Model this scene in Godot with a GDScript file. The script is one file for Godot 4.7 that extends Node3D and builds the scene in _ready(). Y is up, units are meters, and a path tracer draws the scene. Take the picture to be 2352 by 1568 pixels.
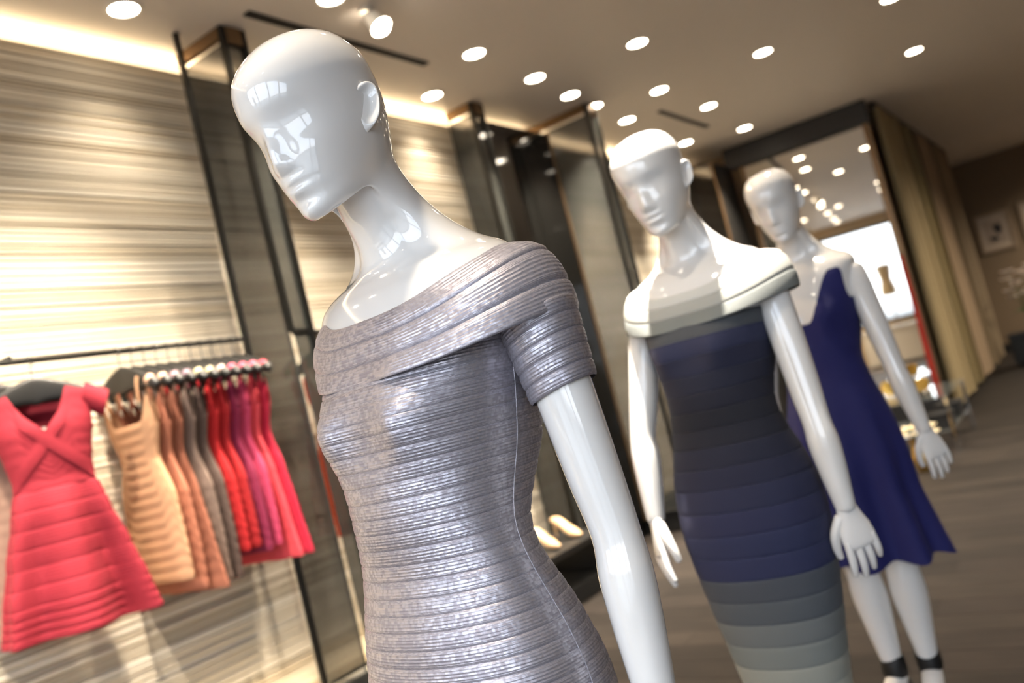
extends Node3D
# A boutique: three glossy mannequins in a row, clothes rails on a ribbed wall, a mirror at the far end.
# x runs across the shop (the ribbed wall is at x = -3.42), -z runs into the shop, the shop window is at z = +2.3.

const EYE := 1.25
const CEIL := 3.30
const WALL_X := -3.42
const FRONT_Z := 2.3
const MIRROR_Z := -9.4
const FAR_Z := -17.0
const RIGHT_X := 4.6

var M := {}
var taken := {}
var rng := RandomNumberGenerator.new()

func _ready() -> void:
	rng.seed = 7
	camera_and_sky()
	make_materials()
	room()
	shop_window()
	ceiling_fittings()
	glass_screens()
	mirror_and_drapes()
	mannequins()
	clothes()
	small_things()

# ------------------------------------------------------------------ camera, sky, exposure
func camera_and_sky() -> void:
	var cam := Camera3D.new()
	cam.name = "camera"
	# the lens: 2000 px focal length on the 2352 x 1568 frame; the ribbed wall's lines vanish at (2500, 585), the horizon rises by 0.25
	var f := 2000.0
	var nz := Vector3(2500.0 - 1176.0, -(585.0 - 784.0), -f).normalized()
	var hp := Vector3(0.0, -(585.0 + 0.25 * 1324.0 - 784.0), -f).normalized()
	var up := hp.cross(nz).normalized()
	if up.y < 0.0: up = -up
	var zc := -nz
	var xc := up.cross(zc)
	cam.transform = Transform3D(Basis(Vector3(xc.x, up.x, zc.x), Vector3(xc.y, up.y, zc.y), Vector3(xc.z, up.z, zc.z)), Vector3(0, EYE, 0))
	cam.fov = rad_to_deg(2.0 * atan(784.0 / f))
	cam.near = 0.05
	cam.far = 200.0
	var at := CameraAttributesPhysical.new()
	at.frustum_focal_length = 31.0
	at.exposure_aperture = 3.3
	at.frustum_focus_distance = 1.08
	cam.attributes = at
	add_child(cam)
	var env := Environment.new()
	env.background_mode = Environment.BG_SKY
	var sky := Sky.new()
	var sm := ProceduralSkyMaterial.new()
	sm.sky_top_color = Color(0.84, 0.91, 1.0)
	sm.sky_horizon_color = Color(0.95, 0.975, 1.0)
	sm.ground_bottom_color = Color(0.30, 0.31, 0.33)
	sm.ground_horizon_color = Color(0.55, 0.58, 0.62)
	sm.sky_energy_multiplier = 1.0
	sky.sky_material = sm
	env.sky = sky
	env.background_energy_multiplier = 6.4
	env.tonemap_mode = Environment.TONE_MAPPER_LINEAR
	env.tonemap_exposure = 1.0
	env.sdfgi_enabled = true
	env.ssao_enabled = true
	env.ssil_enabled = true
	var we := WorldEnvironment.new()
	we.name = "world"
	we.environment = env
	add_child(we)

# ------------------------------------------------------------------ mesh building
class MB:
	var v := PackedVector3Array()
	var n := PackedVector3Array()
	var uv := PackedVector2Array()
	var ix := PackedInt32Array()
	# rows of points; closed joins the last column to the first (the last column repeats the first point)
	func grid(rows: Array, closed: bool, uv0 := Vector2.ZERO, uvs := Vector2.ONE, outward := true, ref = null, flipped := false) -> void:
		var R := rows.size()
		var K: int = rows[0].size()
		var base := v.size()
		var nn := PackedVector3Array()
		nn.resize(R * K)
		var score := 0.0
		for i in R:
			var cur: PackedVector3Array = rows[i]
			var a: PackedVector3Array = rows[maxi(i - 1, 0)]
			var b: PackedVector3Array = rows[mini(i + 1, R - 1)]
			var cen := Vector3.ZERO
			if outward:
				for p in cur: cen += p
				cen /= K
			for j in K:
				var l: int
				var r: int
				if closed:
					l = j - 1 if j > 0 else K - 2
					r = j + 1 if j < K - 1 else 1
				else:
					l = maxi(j - 1, 0)
					r = mini(j + 1, K - 1)
				var du := cur[r] - cur[l]
				var dv := b[j] - a[j]
				var c := du.cross(dv)
				if c.length_squared() < 1e-20:
					c = (rows[mini(i + 2, R - 1)][r] - rows[mini(i + 2, R - 1)][l]).cross(dv) if i < R / 2 else (rows[maxi(i - 2, 0)][r] - rows[maxi(i - 2, 0)][l]).cross(dv)
				c = c.normalized()
				nn[i * K + j] = c
				if outward: score += c.dot((cur[j] - cen).normalized())
				elif ref != null: score += c.dot(cur[j] - ref)
		var flip := score < 0.0
		if not outward and ref == null: flip = flipped
		for i in R:
			var cur: PackedVector3Array = rows[i]
			var tv := uv0.y + uvs.y * float(i) / maxf(1.0, R - 1)
			for j in K:
				v.append(cur[j])
				n.append(-nn[i * K + j] if flip else nn[i * K + j])
				uv.append(Vector2(uv0.x + uvs.x * float(j) / (K - 1), tv))
		for i in R - 1:
			for j in K - 1:
				var p := base + i * K + j
				if flip:
					ix.append_array([p, p + 1, p + K, p + 1, p + K + 1, p + K])
				else:
					ix.append_array([p, p + K, p + 1, p + 1, p + K, p + K + 1])
	func tri(a: Vector3, b: Vector3, c: Vector3, nor: Vector3) -> void:
		var k := v.size()
		if (c - a).cross(b - a).dot(nor) < 0.0:
			var t := b
			b = c
			c = t
		v.append_array([a, b, c])
		n.append_array([nor, nor, nor])
		uv.append_array([Vector2(a.x + a.z, a.y), Vector2(b.x + b.z, b.y), Vector2(c.x + c.z, c.y)])
		ix.append_array([k, k + 1, k + 2])
	func quad(a: Vector3, b: Vector3, c: Vector3, d: Vector3, nor: Vector3) -> void:
		tri(a, b, c, nor)
		tri(a, c, d, nor)
	# a box with chamfered edges
	func box(at: Vector3, size: Vector3, bev := 0.004, t := Basis.IDENTITY) -> void:
		var h := size * 0.5
		var e := minf(bev, minf(h.x, minf(h.y, h.z)) * 0.5)
		var P := func(sx, sy, sz, ax):
			var q := Vector3(sx * (h.x - (0.0 if ax == 0 else e)), sy * (h.y - (0.0 if ax == 1 else e)), sz * (h.z - (0.0 if ax == 2 else e)))
			return at + t * q
		for s in [-1, 1]:
			quad(P.call(s, -1, -1, 0), P.call(s, 1, -1, 0), P.call(s, 1, 1, 0), P.call(s, -1, 1, 0), t * Vector3(s, 0, 0))
			quad(P.call(-1, s, -1, 1), P.call(1, s, -1, 1), P.call(1, s, 1, 1), P.call(-1, s, 1, 1), t * Vector3(0, s, 0))
			quad(P.call(-1, -1, s, 2), P.call(1, -1, s, 2), P.call(1, 1, s, 2), P.call(-1, 1, s, 2), t * Vector3(0, 0, s))
			for r in [-1, 1]:
				quad(P.call(s, r, -1, 0), P.call(s, r, 1, 0), P.call(s, r, 1, 1), P.call(s, r, -1, 1), t * Vector3(s, r, 0).normalized())
				quad(P.call(s, -1, r, 0), P.call(s, 1, r, 0), P.call(s, 1, r, 2), P.call(s, -1, r, 2), t * Vector3(s, 0, r).normalized())
				quad(P.call(-1, s, r, 1), P.call(1, s, r, 1), P.call(1, s, r, 2), P.call(-1, s, r, 2), t * Vector3(0, s, r).normalized())
				for q in [-1, 1]:
					tri(P.call(s, r, q, 0), P.call(s, r, q, 1), P.call(s, r, q, 2), t * Vector3(s, r, q).normalized())
	# round bar through points, with a radius at each point and rounded or closed ends
	func tube(path: Array, radii: Array, seg := 14, flat := 1.0, side := Vector3.RIGHT, cap := true) -> void:
		var rows := []
		var N := path.size()
		for i in N:
			var d: Vector3 = (path[mini(i + 1, N - 1)] - path[maxi(i - 1, 0)]).normalized()
			var x := (side - d * side.dot(d))
			if x.length() < 0.05: x = Vector3.UP - d * d.y
			x = x.normalized()
			var y := d.cross(x)
			if i == 0 and cap:
				for q in [[0.999, 0.02], [0.7, 0.7], [0.3, 0.95]]:
					rows.append(_circle(path[0] - d * radii[0] * q[0] * (0.8 if radii[0] > 0.002 else 0.0), x, y, radii[0] * q[1], flat, seg))
			rows.append(_circle(path[i], x, y, radii[i], flat, seg))
			if i == N - 1 and cap:
				for q in [[0.3, 0.95], [0.7, 0.7], [0.999, 0.02]]:
					rows.append(_circle(path[i] + d * radii[i] * q[0] * 0.8, x, y, radii[i] * q[1], flat, seg))
		grid(rows, true)
	func _circle(c: Vector3, x: Vector3, y: Vector3, r: float, flat: float, seg: int) -> PackedVector3Array:
		var o := PackedVector3Array()
		for k in seg + 1:
			var a := TAU * k / seg
			o.append(c + x * cos(a) * r + y * sin(a) * r * flat)
		return o
	# profile of [radius, height] turned round an upright axis
	func lathe(c: Vector3, prof: Array, seg := 28) -> void:
		var rows := []
		for p in prof:
			var o := PackedVector3Array()
			for k in seg + 1:
				var a := TAU * k / seg
				o.append(c + Vector3(cos(a) * p[0], p[1], sin(a) * p[0]))
			rows.append(o)
		# each step of the profile on its own, so that edges stay crisp
		for i in rows.size() - 1:
			var flat: bool = absf(prof[i][1] - prof[i + 1][1]) < 1e-5
			var d := Vector3.UP if flat else Vector3.ZERO
			if flat:
				var up: bool = prof[i][0] > prof[i + 1][0]
				for k in seg:
					quad(rows[i][k], rows[i][k + 1], rows[i + 1][k + 1], rows[i + 1][k], d if up == (i > 0) else -d)
			else:
				grid([rows[i], rows[i + 1]], true)
	func mesh(mat: Material) -> ArrayMesh:
		var a := []
		a.resize(Mesh.ARRAY_MAX)
		a[Mesh.ARRAY_VERTEX] = v
		a[Mesh.ARRAY_NORMAL] = n
		a[Mesh.ARRAY_TEX_UV] = uv
		a[Mesh.ARRAY_INDEX] = ix
		var m := ArrayMesh.new()
		m.add_surface_from_arrays(Mesh.PRIMITIVE_TRIANGLES, a)
		m.surface_set_material(0, mat)
		return m

func catmull(T: Array, u: float) -> Array:
	var N := T.size()
	var i := clampi(int(u), 0, N - 2)
	var t := u - i
	var a: Array = T[maxi(i - 1, 0)]
	var b: Array = T[i]
	var c: Array = T[i + 1]
	var d: Array = T[mini(i + 2, N - 1)]
	var o := []
	for k in b.size():
		o.append(0.5 * (2.0 * b[k] + (c[k] - a[k]) * t + (2.0 * a[k] - 5.0 * b[k] + 4.0 * c[k] - d[k]) * t * t + (3.0 * b[k] - a[k] - 3.0 * c[k] + d[k]) * t * t * t))
	return o

func curve_points(P: Array, R: Array, sub: int) -> Array:
	var T := []
	for i in P.size(): T.append([P[i].x, P[i].y, P[i].z, R[i]])
	var pp := []
	var rr := []
	var n := (P.size() - 1) * sub
	for k in n + 1:
		var q := catmull(T, float(k) / sub)
		pp.append(Vector3(q[0], q[1], q[2]))
		rr.append(q[3])
	return [pp, rr]

func numbered(called: String) -> String:
	var k: int = taken.get(called, 0)
	taken[called] = k + 1
	return called if k == 0 else "%s_%03d" % [called, k]

func part(called: String, mb: MB, mat: Material, parent: Node) -> MeshInstance3D:
	var o := MeshInstance3D.new()
	o.name = called
	o.mesh = mb.mesh(mat)
	parent.add_child(o, true)
	return o

func tag(o: Node, label: String, category: String, group := "") -> void:
	o.set_meta("label", label)
	o.set_meta("category", category)
	if group: o.set_meta("group", group)

func thing(called: String, label: String, category: String, at := Vector3.ZERO, turn := 0.0, group := "") -> Node3D:
	var o := Node3D.new()
	o.name = numbered(called)
	add_child(o)
	o.position = at
	o.rotation.y = turn
	tag(o, label, category, group)
	return o

func structure(called: String, mb: MB, mat: Material, label: String, category := "structure") -> MeshInstance3D:
	var o := part(called, mb, mat, self)
	o.set_meta("kind", "structure")
	o.set_meta("label", label)
	o.set_meta("category", category)
	return o

# ------------------------------------------------------------------ materials
func std(c: Color, rough := 0.6, metal := 0.0) -> StandardMaterial3D:
	var m := StandardMaterial3D.new()
	m.albedo_color = c
	m.roughness = rough
	m.metallic = metal
	return m

func rgb(r: int, g: int, b: int) -> Color:
	return Color(r / 255.0, g / 255.0, b / 255.0)

func noise(freq: float, s: int, oct := 4) -> FastNoiseLite:
	var n := FastNoiseLite.new()
	n.noise_type = FastNoiseLite.TYPE_SIMPLEX_SMOOTH
	n.frequency = freq
	n.seed = s
	n.fractal_octaves = oct
	return n

# knit: fine horizontal ribs as a normal map, repeated along v
func rib_normal(ribs: int, depth: float, s: int) -> ImageTexture:
	var W := 256
	var H := 256
	var nn := noise(0.03, s)
	var im := Image.create(W, H, false, Image.FORMAT_RF)
	for y in H:
		for x in W:
			var a := float(x) / W * TAU
			var w: float = nn.get_noise_3d(cos(a) * 40.0, sin(a) * 40.0, y * 1.7)
			var r := 0.5 + 0.5 * cos(TAU * ribs * (float(y) / H) + w * 1.2)
			im.set_pixel(x, y, Color(clampf(r * depth * (0.75 + 0.5 * w), 0, 1), 0, 0))
	im.convert(Image.FORMAT_RGBA8)
	im.bump_map_to_normal_map(6.0)
	return ImageTexture.create_from_image(im)

func make_materials() -> void:
	var gloss := std(Color(0.90, 0.885, 0.865), 0.10)
	gloss.clearcoat_enabled = true
	gloss.clearcoat = 1.0
	gloss.clearcoat_roughness = 0.03
	M.gloss = gloss
	M.wall_board = std(rgb(206, 190, 160), 0.7)
	M.slats = []
	for c in [rgb(230, 219, 199), rgb(224, 212, 191), rgb(214, 202, 180), rgb(236, 226, 207), rgb(204, 190, 166)]:
		M.slats.append(std(c, 0.55))
	M.ceiling = std(rgb(216, 208, 201), 0.5)
	M.dark_wall = std(rgb(120, 102, 80), 0.8)
	M.plain_wall = std(rgb(168, 150, 126), 0.85)
	M.floor = std(rgb(72, 62, 55), 0.45)
	M.planks = []
	var grain := wood_grain()
	for c in [rgb(52, 46, 43), rgb(47, 42, 39), rgb(57, 51, 47), rgb(42, 37, 34)]:
		var m := std(c, 0.62)
		m.metallic_specular = 0.3
		m.albedo_texture = grain
		m.uv1_scale = Vector3(1.0, 1.0, 1)
		M.planks.append(m)
	M.black = std(rgb(22, 21, 20), 0.45)
	M.black_matte = std(rgb(16, 15, 15), 0.8)
	M.black_metal = std(rgb(38, 37, 34), 0.35, 0.7)
	M.bronze = std(rgb(120, 96, 70), 0.35, 0.8)
	M.chrome = std(rgb(200, 200, 200), 0.12, 1.0)
	M.steel = std(rgb(150, 150, 148), 0.25, 1.0)
	M.mirror = std(rgb(225, 222, 215), 0.02, 1.0)
	var g := std(Color(0.23, 0.235, 0.225, 0.68), 0.05)
	g.transparency = BaseMaterial3D.TRANSPARENCY_ALPHA
	M.smoked = g
	var dg := std(Color(0.035, 0.030, 0.026, 1.0), 0.06)
	dg.metallic_specular = 0.75
	M.dark_glass = dg
	var cg := std(Color(0.9, 0.95, 0.95, 0.06), 0.02)
	cg.transparency = BaseMaterial3D.TRANSPARENCY_ALPHA
	M.clear = cg
	M.white_trim = std(rgb(225, 220, 210), 0.5)
	M.lens = emit(Color(1.0, 0.94, 0.85), 25.0)
	M.cove = emit(Color(1.0, 0.90, 0.73), 2.0)
	M.led = emit(Color(1.0, 0.93, 0.82), 2.0)
	M.foil = foil()

func emit(c: Color, e: float) -> StandardMaterial3D:
	var m := std(Color(0.9, 0.9, 0.9), 0.5)
	m.emission_enabled = true
	m.emission = c
	m.emission_energy_multiplier = e
	return m

func wood_grain() -> ImageTexture:
	var im := Image.create(512, 128, false, Image.FORMAT_RGB8)
	var a := noise(0.012, 3)
	var b := noise(0.05, 4)
	for y in 128:
		for x in 512:
			var g: float = a.get_noise_2d(x * 0.6, y * 9.0) * 0.22 + b.get_noise_2d(x * 0.25, y * 14.0) * 0.16
			var k := clampf(0.85 + g, 0.4, 1.0)
			im.set_pixel(x, y, Color(k, k * 0.985, k * 0.96))
	return ImageTexture.create_from_image(im)

# silver lilac foil printed on a ribbed knit: short dashes of bright foil over a duller yarn
func foil() -> ORMMaterial3D:
	var W := 1024
	var H := 512
	var al := Image.create(W, H, false, Image.FORMAT_RGB8)
	var orm := Image.create(W, H, false, Image.FORMAT_RGB8)
	var nf := noise(0.05, 11, 3)
	var nc := noise(0.012, 12, 3)
	var nl := noise(0.4, 13, 1)
	var ribs := 56
	for y in H:
		var row := int(float(y) / H * ribs)
		for x in W:
			var dash: float = nf.get_noise_2d(x * 0.55, row * 37.0)
			var patch: float = nc.get_noise_2d(x * 0.8, y * 1.6)
			var line: float = nl.get_noise_2d(row * 9.0, 3.0)
			var k := clampf(0.5 + dash * 1.25 + patch * 0.45 + line * 0.30, 0.0, 1.0)
			k = k * k * (3.0 - 2.0 * k)
			var base := Color(0.600, 0.578, 0.606).lerp(Color(0.735, 0.720, 0.752), k)
			al.set_pixel(x, y, base)
			orm.set_pixel(x, y, Color(1.0, 0.46 - 0.13 * k, 0.48 + 0.28 * k))
	var nm := Image.create(512, H, false, Image.FORMAT_RF)
	for y in H:
		for x in 512:
			var ph := float(y) / H * ribs
			var w: float = nf.get_noise_2d(x * 0.8, floorf(ph) * 31.0)
			var r := 0.5 + 0.5 * cos(TAU * ph)
			nm.set_pixel(x, y, Color(clampf(r * (0.62 + 0.5 * w), 0, 1), 0, 0))
	nm.convert(Image.FORMAT_RGBA8)
	nm.bump_map_to_normal_map(2.4)
	var m := ORMMaterial3D.new()
	m.albedo_texture = ImageTexture.create_from_image(al)
	m.orm_texture = ImageTexture.create_from_image(orm)
	m.normal_enabled = true
	m.normal_texture = ImageTexture.create_from_image(nm)
	m.normal_scale = 0.55
	m.uv1_scale = Vector3(4.0, 9.0, 1.0)   # the texture covers 25 cm by 11 cm of cloth
	return m

var knit_normal: ImageTexture
func knit(c: Color, ribs := 30.0, rough := 0.85) -> StandardMaterial3D:
	if knit_normal == null: knit_normal = rib_normal(8, 0.7, 21)
	var m := std(c, rough)
	m.normal_enabled = true
	m.normal_texture = knit_normal
	m.normal_scale = 0.6
	m.uv1_scale = Vector3(6.0, ribs, 1.0)
	m.rim_enabled = true
	m.rim = 0.08
	m.rim_tint = 0.6
	return m

# ------------------------------------------------------------------ the room
func slab(a: Vector3, b: Vector3, bev := 0.002) -> MB:
	var m := MB.new()
	m.box((a + b) * 0.5, (b - a).abs(), bev)
	return m

func room() -> void:
	# floor: a screed with boards on it that run across the shop
	var fl := structure("floor", slab(Vector3(WALL_X - 0.2, -0.2, FAR_Z - 0.2), Vector3(RIGHT_X + 0.2, -0.014, FRONT_Z + 0.2)), M.floor, "dark wooden board floor of the shop", "floor")
	var plank_mesh := {}
	var row := 0
	var far := MB.new()
	var z := 0.4
	var w := 0.19
	while z > FAR_Z:
		var x := WALL_X + 0.03 - 0.47 * float(row % 3)
		while x < RIGHT_X:
			var x0 := maxf(x, WALL_X + 0.03)
			var x1 := minf(x + 1.5, RIGHT_X)
			if x1 - x0 > 0.05:
				if z > -8.6 and x0 < 0.9 and z < -0.3:
					var key := "%.3f/%d" % [x1 - x0, rng.randi() % 4]
					if not plank_mesh.has(key):
						var mb := MB.new()
						plank_box(mb, x1 - x0, w - 0.003, rng.randf() * 3.0)
						plank_mesh[key] = mb.mesh(M.planks[int(key.get_slice("/", 1))])
					var o := MeshInstance3D.new()
					o.name = "plank"
					o.mesh = plank_mesh[key]
					o.position = Vector3((x0 + x1) / 2, -0.007 - 0.0004 * (rng.randi() % 3), z - w / 2)
					fl.add_child(o, true)
				else:
					far.box(Vector3((x0 + x1) / 2, -0.007, z - w / 2), Vector3(x1 - x0, 0.014, w - 0.003), 0.0015)
			x += 1.5
		row += 1
		z -= w
	var fo := part("far_planks", far, M.planks[1], fl)
	fo.set_meta("kind", "stuff")
	structure("ceiling", slab(Vector3(WALL_X - 0.2, CEIL, FAR_Z - 0.2), Vector3(RIGHT_X + 0.2, CEIL + 0.15, FRONT_Z + 0.2)), M.ceiling, "smooth beige painted ceiling with recessed lamps", "ceiling")
	# ribbed wall: horizontal slats of uneven tone and depth on a board
	var wl := structure("wall_left", slab(Vector3(WALL_X - 0.22, 0.0, MIRROR_Z - 0.2), Vector3(WALL_X - 0.14, CEIL, FRONT_Z)), M.wall_board, "cream wall of thin horizontal slats behind the clothes rails", "wall")
	part("backing_board", slab(Vector3(WALL_X - 0.08, 0.14, MIRROR_Z + 0.0), Vector3(WALL_X - 0.02, 3.225, FRONT_Z - 0.02)), M.wall_board, wl)
	var meshes := {}
	var y := 0.15
	var ln := FRONT_Z - MIRROR_Z - 0.04
	while y < 3.21:
		var h: float = [0.017, 0.021, 0.026, 0.031, 0.022][rng.randi() % 5]
		h = minf(h, 3.222 - y)
		var mi := rng.randi() % 5
		var deep: float = [0.017, 0.019, 0.0215][rng.randi() % 3]
		var key := "%.3f/%d/%.3f" % [h, mi, deep]
		if not meshes.has(key):
			var mb := MB.new()
			mb.box(Vector3(-0.02 + deep / 2, 0, 0), Vector3(deep, h - 0.0055, ln), 0.0025)
			meshes[key] = mb.mesh(M.slats[mi])
		var o := MeshInstance3D.new()
		o.name = "slat"
		o.mesh = meshes[key]
		o.position = Vector3(WALL_X - 0.005, y + h / 2, (FRONT_Z + MIRROR_Z) / 2)
		wl.add_child(o, true)
		y += h
	structure("baseboard_left", slab(Vector3(WALL_X - 0.1, 0.0, MIRROR_Z), Vector3(WALL_X + 0.115, 0.135, FRONT_Z - 0.02)), M.black, "black base strip under the cream slat wall", "baseboard")
	# other walls
	structure("wall_right", slab(Vector3(RIGHT_X, 0, FAR_Z - 0.2), Vector3(RIGHT_X + 0.2, CEIL, FRONT_Z + 0.2)), M.plain_wall, "plain beige side wall opposite the slat wall", "wall")
	structure("wall_far", slab(Vector3(-1.9, 0, FAR_Z - 0.2), Vector3(RIGHT_X, CEIL, FAR_Z)), M.dark_wall, "brown wall with framed pictures beyond the drapes", "wall")
	structure("wall_back", slab(Vector3(WALL_X - 0.2, 0, MIRROR_Z - 0.4), Vector3(-1.55, CEIL, MIRROR_Z - 0.2)), M.dark_wall, "dark wall that carries the tall mirror", "wall")
	structure("wall_fitting_rooms", slab(Vector3(-1.95, 0, FAR_Z), Vector3(-1.75, CEIL, MIRROR_Z - 0.4)), M.dark_wall, "brown wall behind the long drapes", "wall")
	structure("baseboard_far", slab(Vector3(-1.75, 0, FAR_Z), Vector3(RIGHT_X, 0.14, FAR_Z + 0.02)), M.black, "black base strip under the picture wall", "baseboard")
	# the warm strip that lies on top of the slat panel and lights the edge of the ceiling
	var cove := thing("cove_light", "warm strip light along the top of the slat wall", "light", Vector3(WALL_X - 0.05, 3.226, (FRONT_Z + MIRROR_Z) / 2))
	var n := 6
	var seg := ln / n
	for k in n:
		var mb := MB.new()
		mb.box(Vector3(0, 0.007, -ln / 2 + seg * (k + 0.5)), Vector3(0.05, 0.014, seg - 0.01), 0.002)
		part("lamp_strip", mb, M.cove, cove)
		var al := AreaLight3D.new()
		al.name = "strip_glow"
		al.area_size = Vector2(0.05, seg)
		al.area_normalize_energy = true
		al.light_energy = 0.55
		al.light_color = Color(1.0, 0.89, 0.71)
		al.area_range = 12.0
		al.shadow_enabled = true
		cove.add_child(al, true)
		al.transform = Transform3D(Basis(Vector3(0, 0, 1), Vector3(1, 0, 0), Vector3(0, 1, 0)) , Vector3(0, 0.016, -ln / 2 + seg * (k + 0.5)))
		al.transform.basis = Basis(Vector3(1, 0, 0), PI / 2)

	# an added strip on the base ledge brightens the foot of the wall
	var zb := -3.85
	var wash := thing("added_base_light", "added warm strip light on the black ledge, brightening the foot of the slat wall", "light", Vector3(WALL_X + 0.075, 0.136, FRONT_Z - 0.04))
	var sb := (FRONT_Z - 0.04 - zb) / 3.0
	for k in 3:
		var mb := MB.new()
		mb.box(Vector3(0, 0.006, -sb * (k + 0.5)), Vector3(0.03, 0.012, sb - 0.01), 0.002)
		part("lamp_strip", mb, M.cove, wash)
		var al := AreaLight3D.new()
		al.name = "strip_glow"
		al.area_size = Vector2(0.03, sb)
		al.area_normalize_energy = true
		al.light_energy = 0.5
		al.light_color = Color(1.0, 0.89, 0.71)
		al.area_range = 12.0
		al.shadow_enabled = true
		wash.add_child(al, true)
		al.transform = Transform3D(Basis(Vector3(0, 0, 1), deg_to_rad(14.0)) * Basis(Vector3(1, 0, 0), PI / 2), Vector3(0, 0.015, -sb * (k + 0.5)))

func plank_box(mb: MB, len: float, w: float, off: float) -> void:
	mb.box(Vector3.ZERO, Vector3(len, 0.014, w), 0.0016)
	for i in mb.v.size():
		mb.uv[i] = Vector2(mb.v[i].x * 0.6 + off, mb.v[i].z * 3.0 + off * 0.37)

# ------------------------------------------------------------------ shop window behind the camera
func shop_window() -> void:
	var z0 := FRONT_Z
	var z1 := FRONT_Z + 0.2
	structure("wall_front", slab(Vector3(WALL_X - 0.2, 0, z0), Vector3(-1.5, 0.90, z1)), M.plain_wall, "low wall under the shop window bay next to the slat wall", "wall")
	structure("trim_4", slab(Vector3(-1.5, 0, z0), Vector3(RIGHT_X, 0.10, z1)), M.black, "low black sill under the tall shop window bays", "sill")
	structure("trim_1", slab(Vector3(WALL_X - 0.2, 3.08, z0), Vector3(RIGHT_X, CEIL, z1)), M.plain_wall, "band of wall over the shop window", "wall")
	var xs := [-3.3, -1.5, 0.3, 2.1, 3.9]
	structure("trim_2", slab(Vector3(WALL_X - 0.2, 0.90, z0), Vector3(xs[0], 3.08, z1)), M.plain_wall, "narrow wall between slat wall and shop window", "wall")
	structure("trim_3", slab(Vector3(xs[4], 0.10, z0), Vector3(RIGHT_X, 3.08, z1)), M.plain_wall, "narrow wall between side wall and shop window", "wall")
	for k in 4:
		var a: float = xs[k]
		var b: float = xs[k + 1]
		var low := 0.90 if k == 0 else 0.10
		var mid := (low + 3.08) / 2
		var fr := MB.new()
		fr.box(Vector3(a + 0.035, mid, z0 + 0.1), Vector3(0.07, 3.08 - low, 0.1), 0.004)
		fr.box(Vector3(b - 0.035, mid, z0 + 0.1), Vector3(0.07, 3.08 - low, 0.1), 0.004)
		fr.box(Vector3((a + b) / 2, low + 0.03, z0 + 0.1), Vector3(b - a - 0.14, 0.06, 0.1), 0.004)
		fr.box(Vector3((a + b) / 2, 3.05, z0 + 0.1), Vector3(b - a - 0.14, 0.06, 0.1), 0.004)
		var w := structure("window_%d" % (k + 1), fr, M.black_metal, ["shop window bay next to the slat wall", "tall shop window bay, second from the slat wall", "tall shop window bay, third from the slat wall", "tall shop window bay next to the side wall"][k], "window")
		var pane := MB.new()
		pane.box(Vector3((a + b) / 2, mid, z0 + 0.1), Vector3(b - a - 0.14, 3.08 - low - 0.12, 0.006), 0.001)
		part("pane", pane, M.clear, w)
	structure("ground", slab(Vector3(-14, -0.35, z1 + 0.02), Vector3(16, -0.05, 24)), std(rgb(150, 148, 144), 0.9), "grey pavement outside the shop window", "ground")

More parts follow.
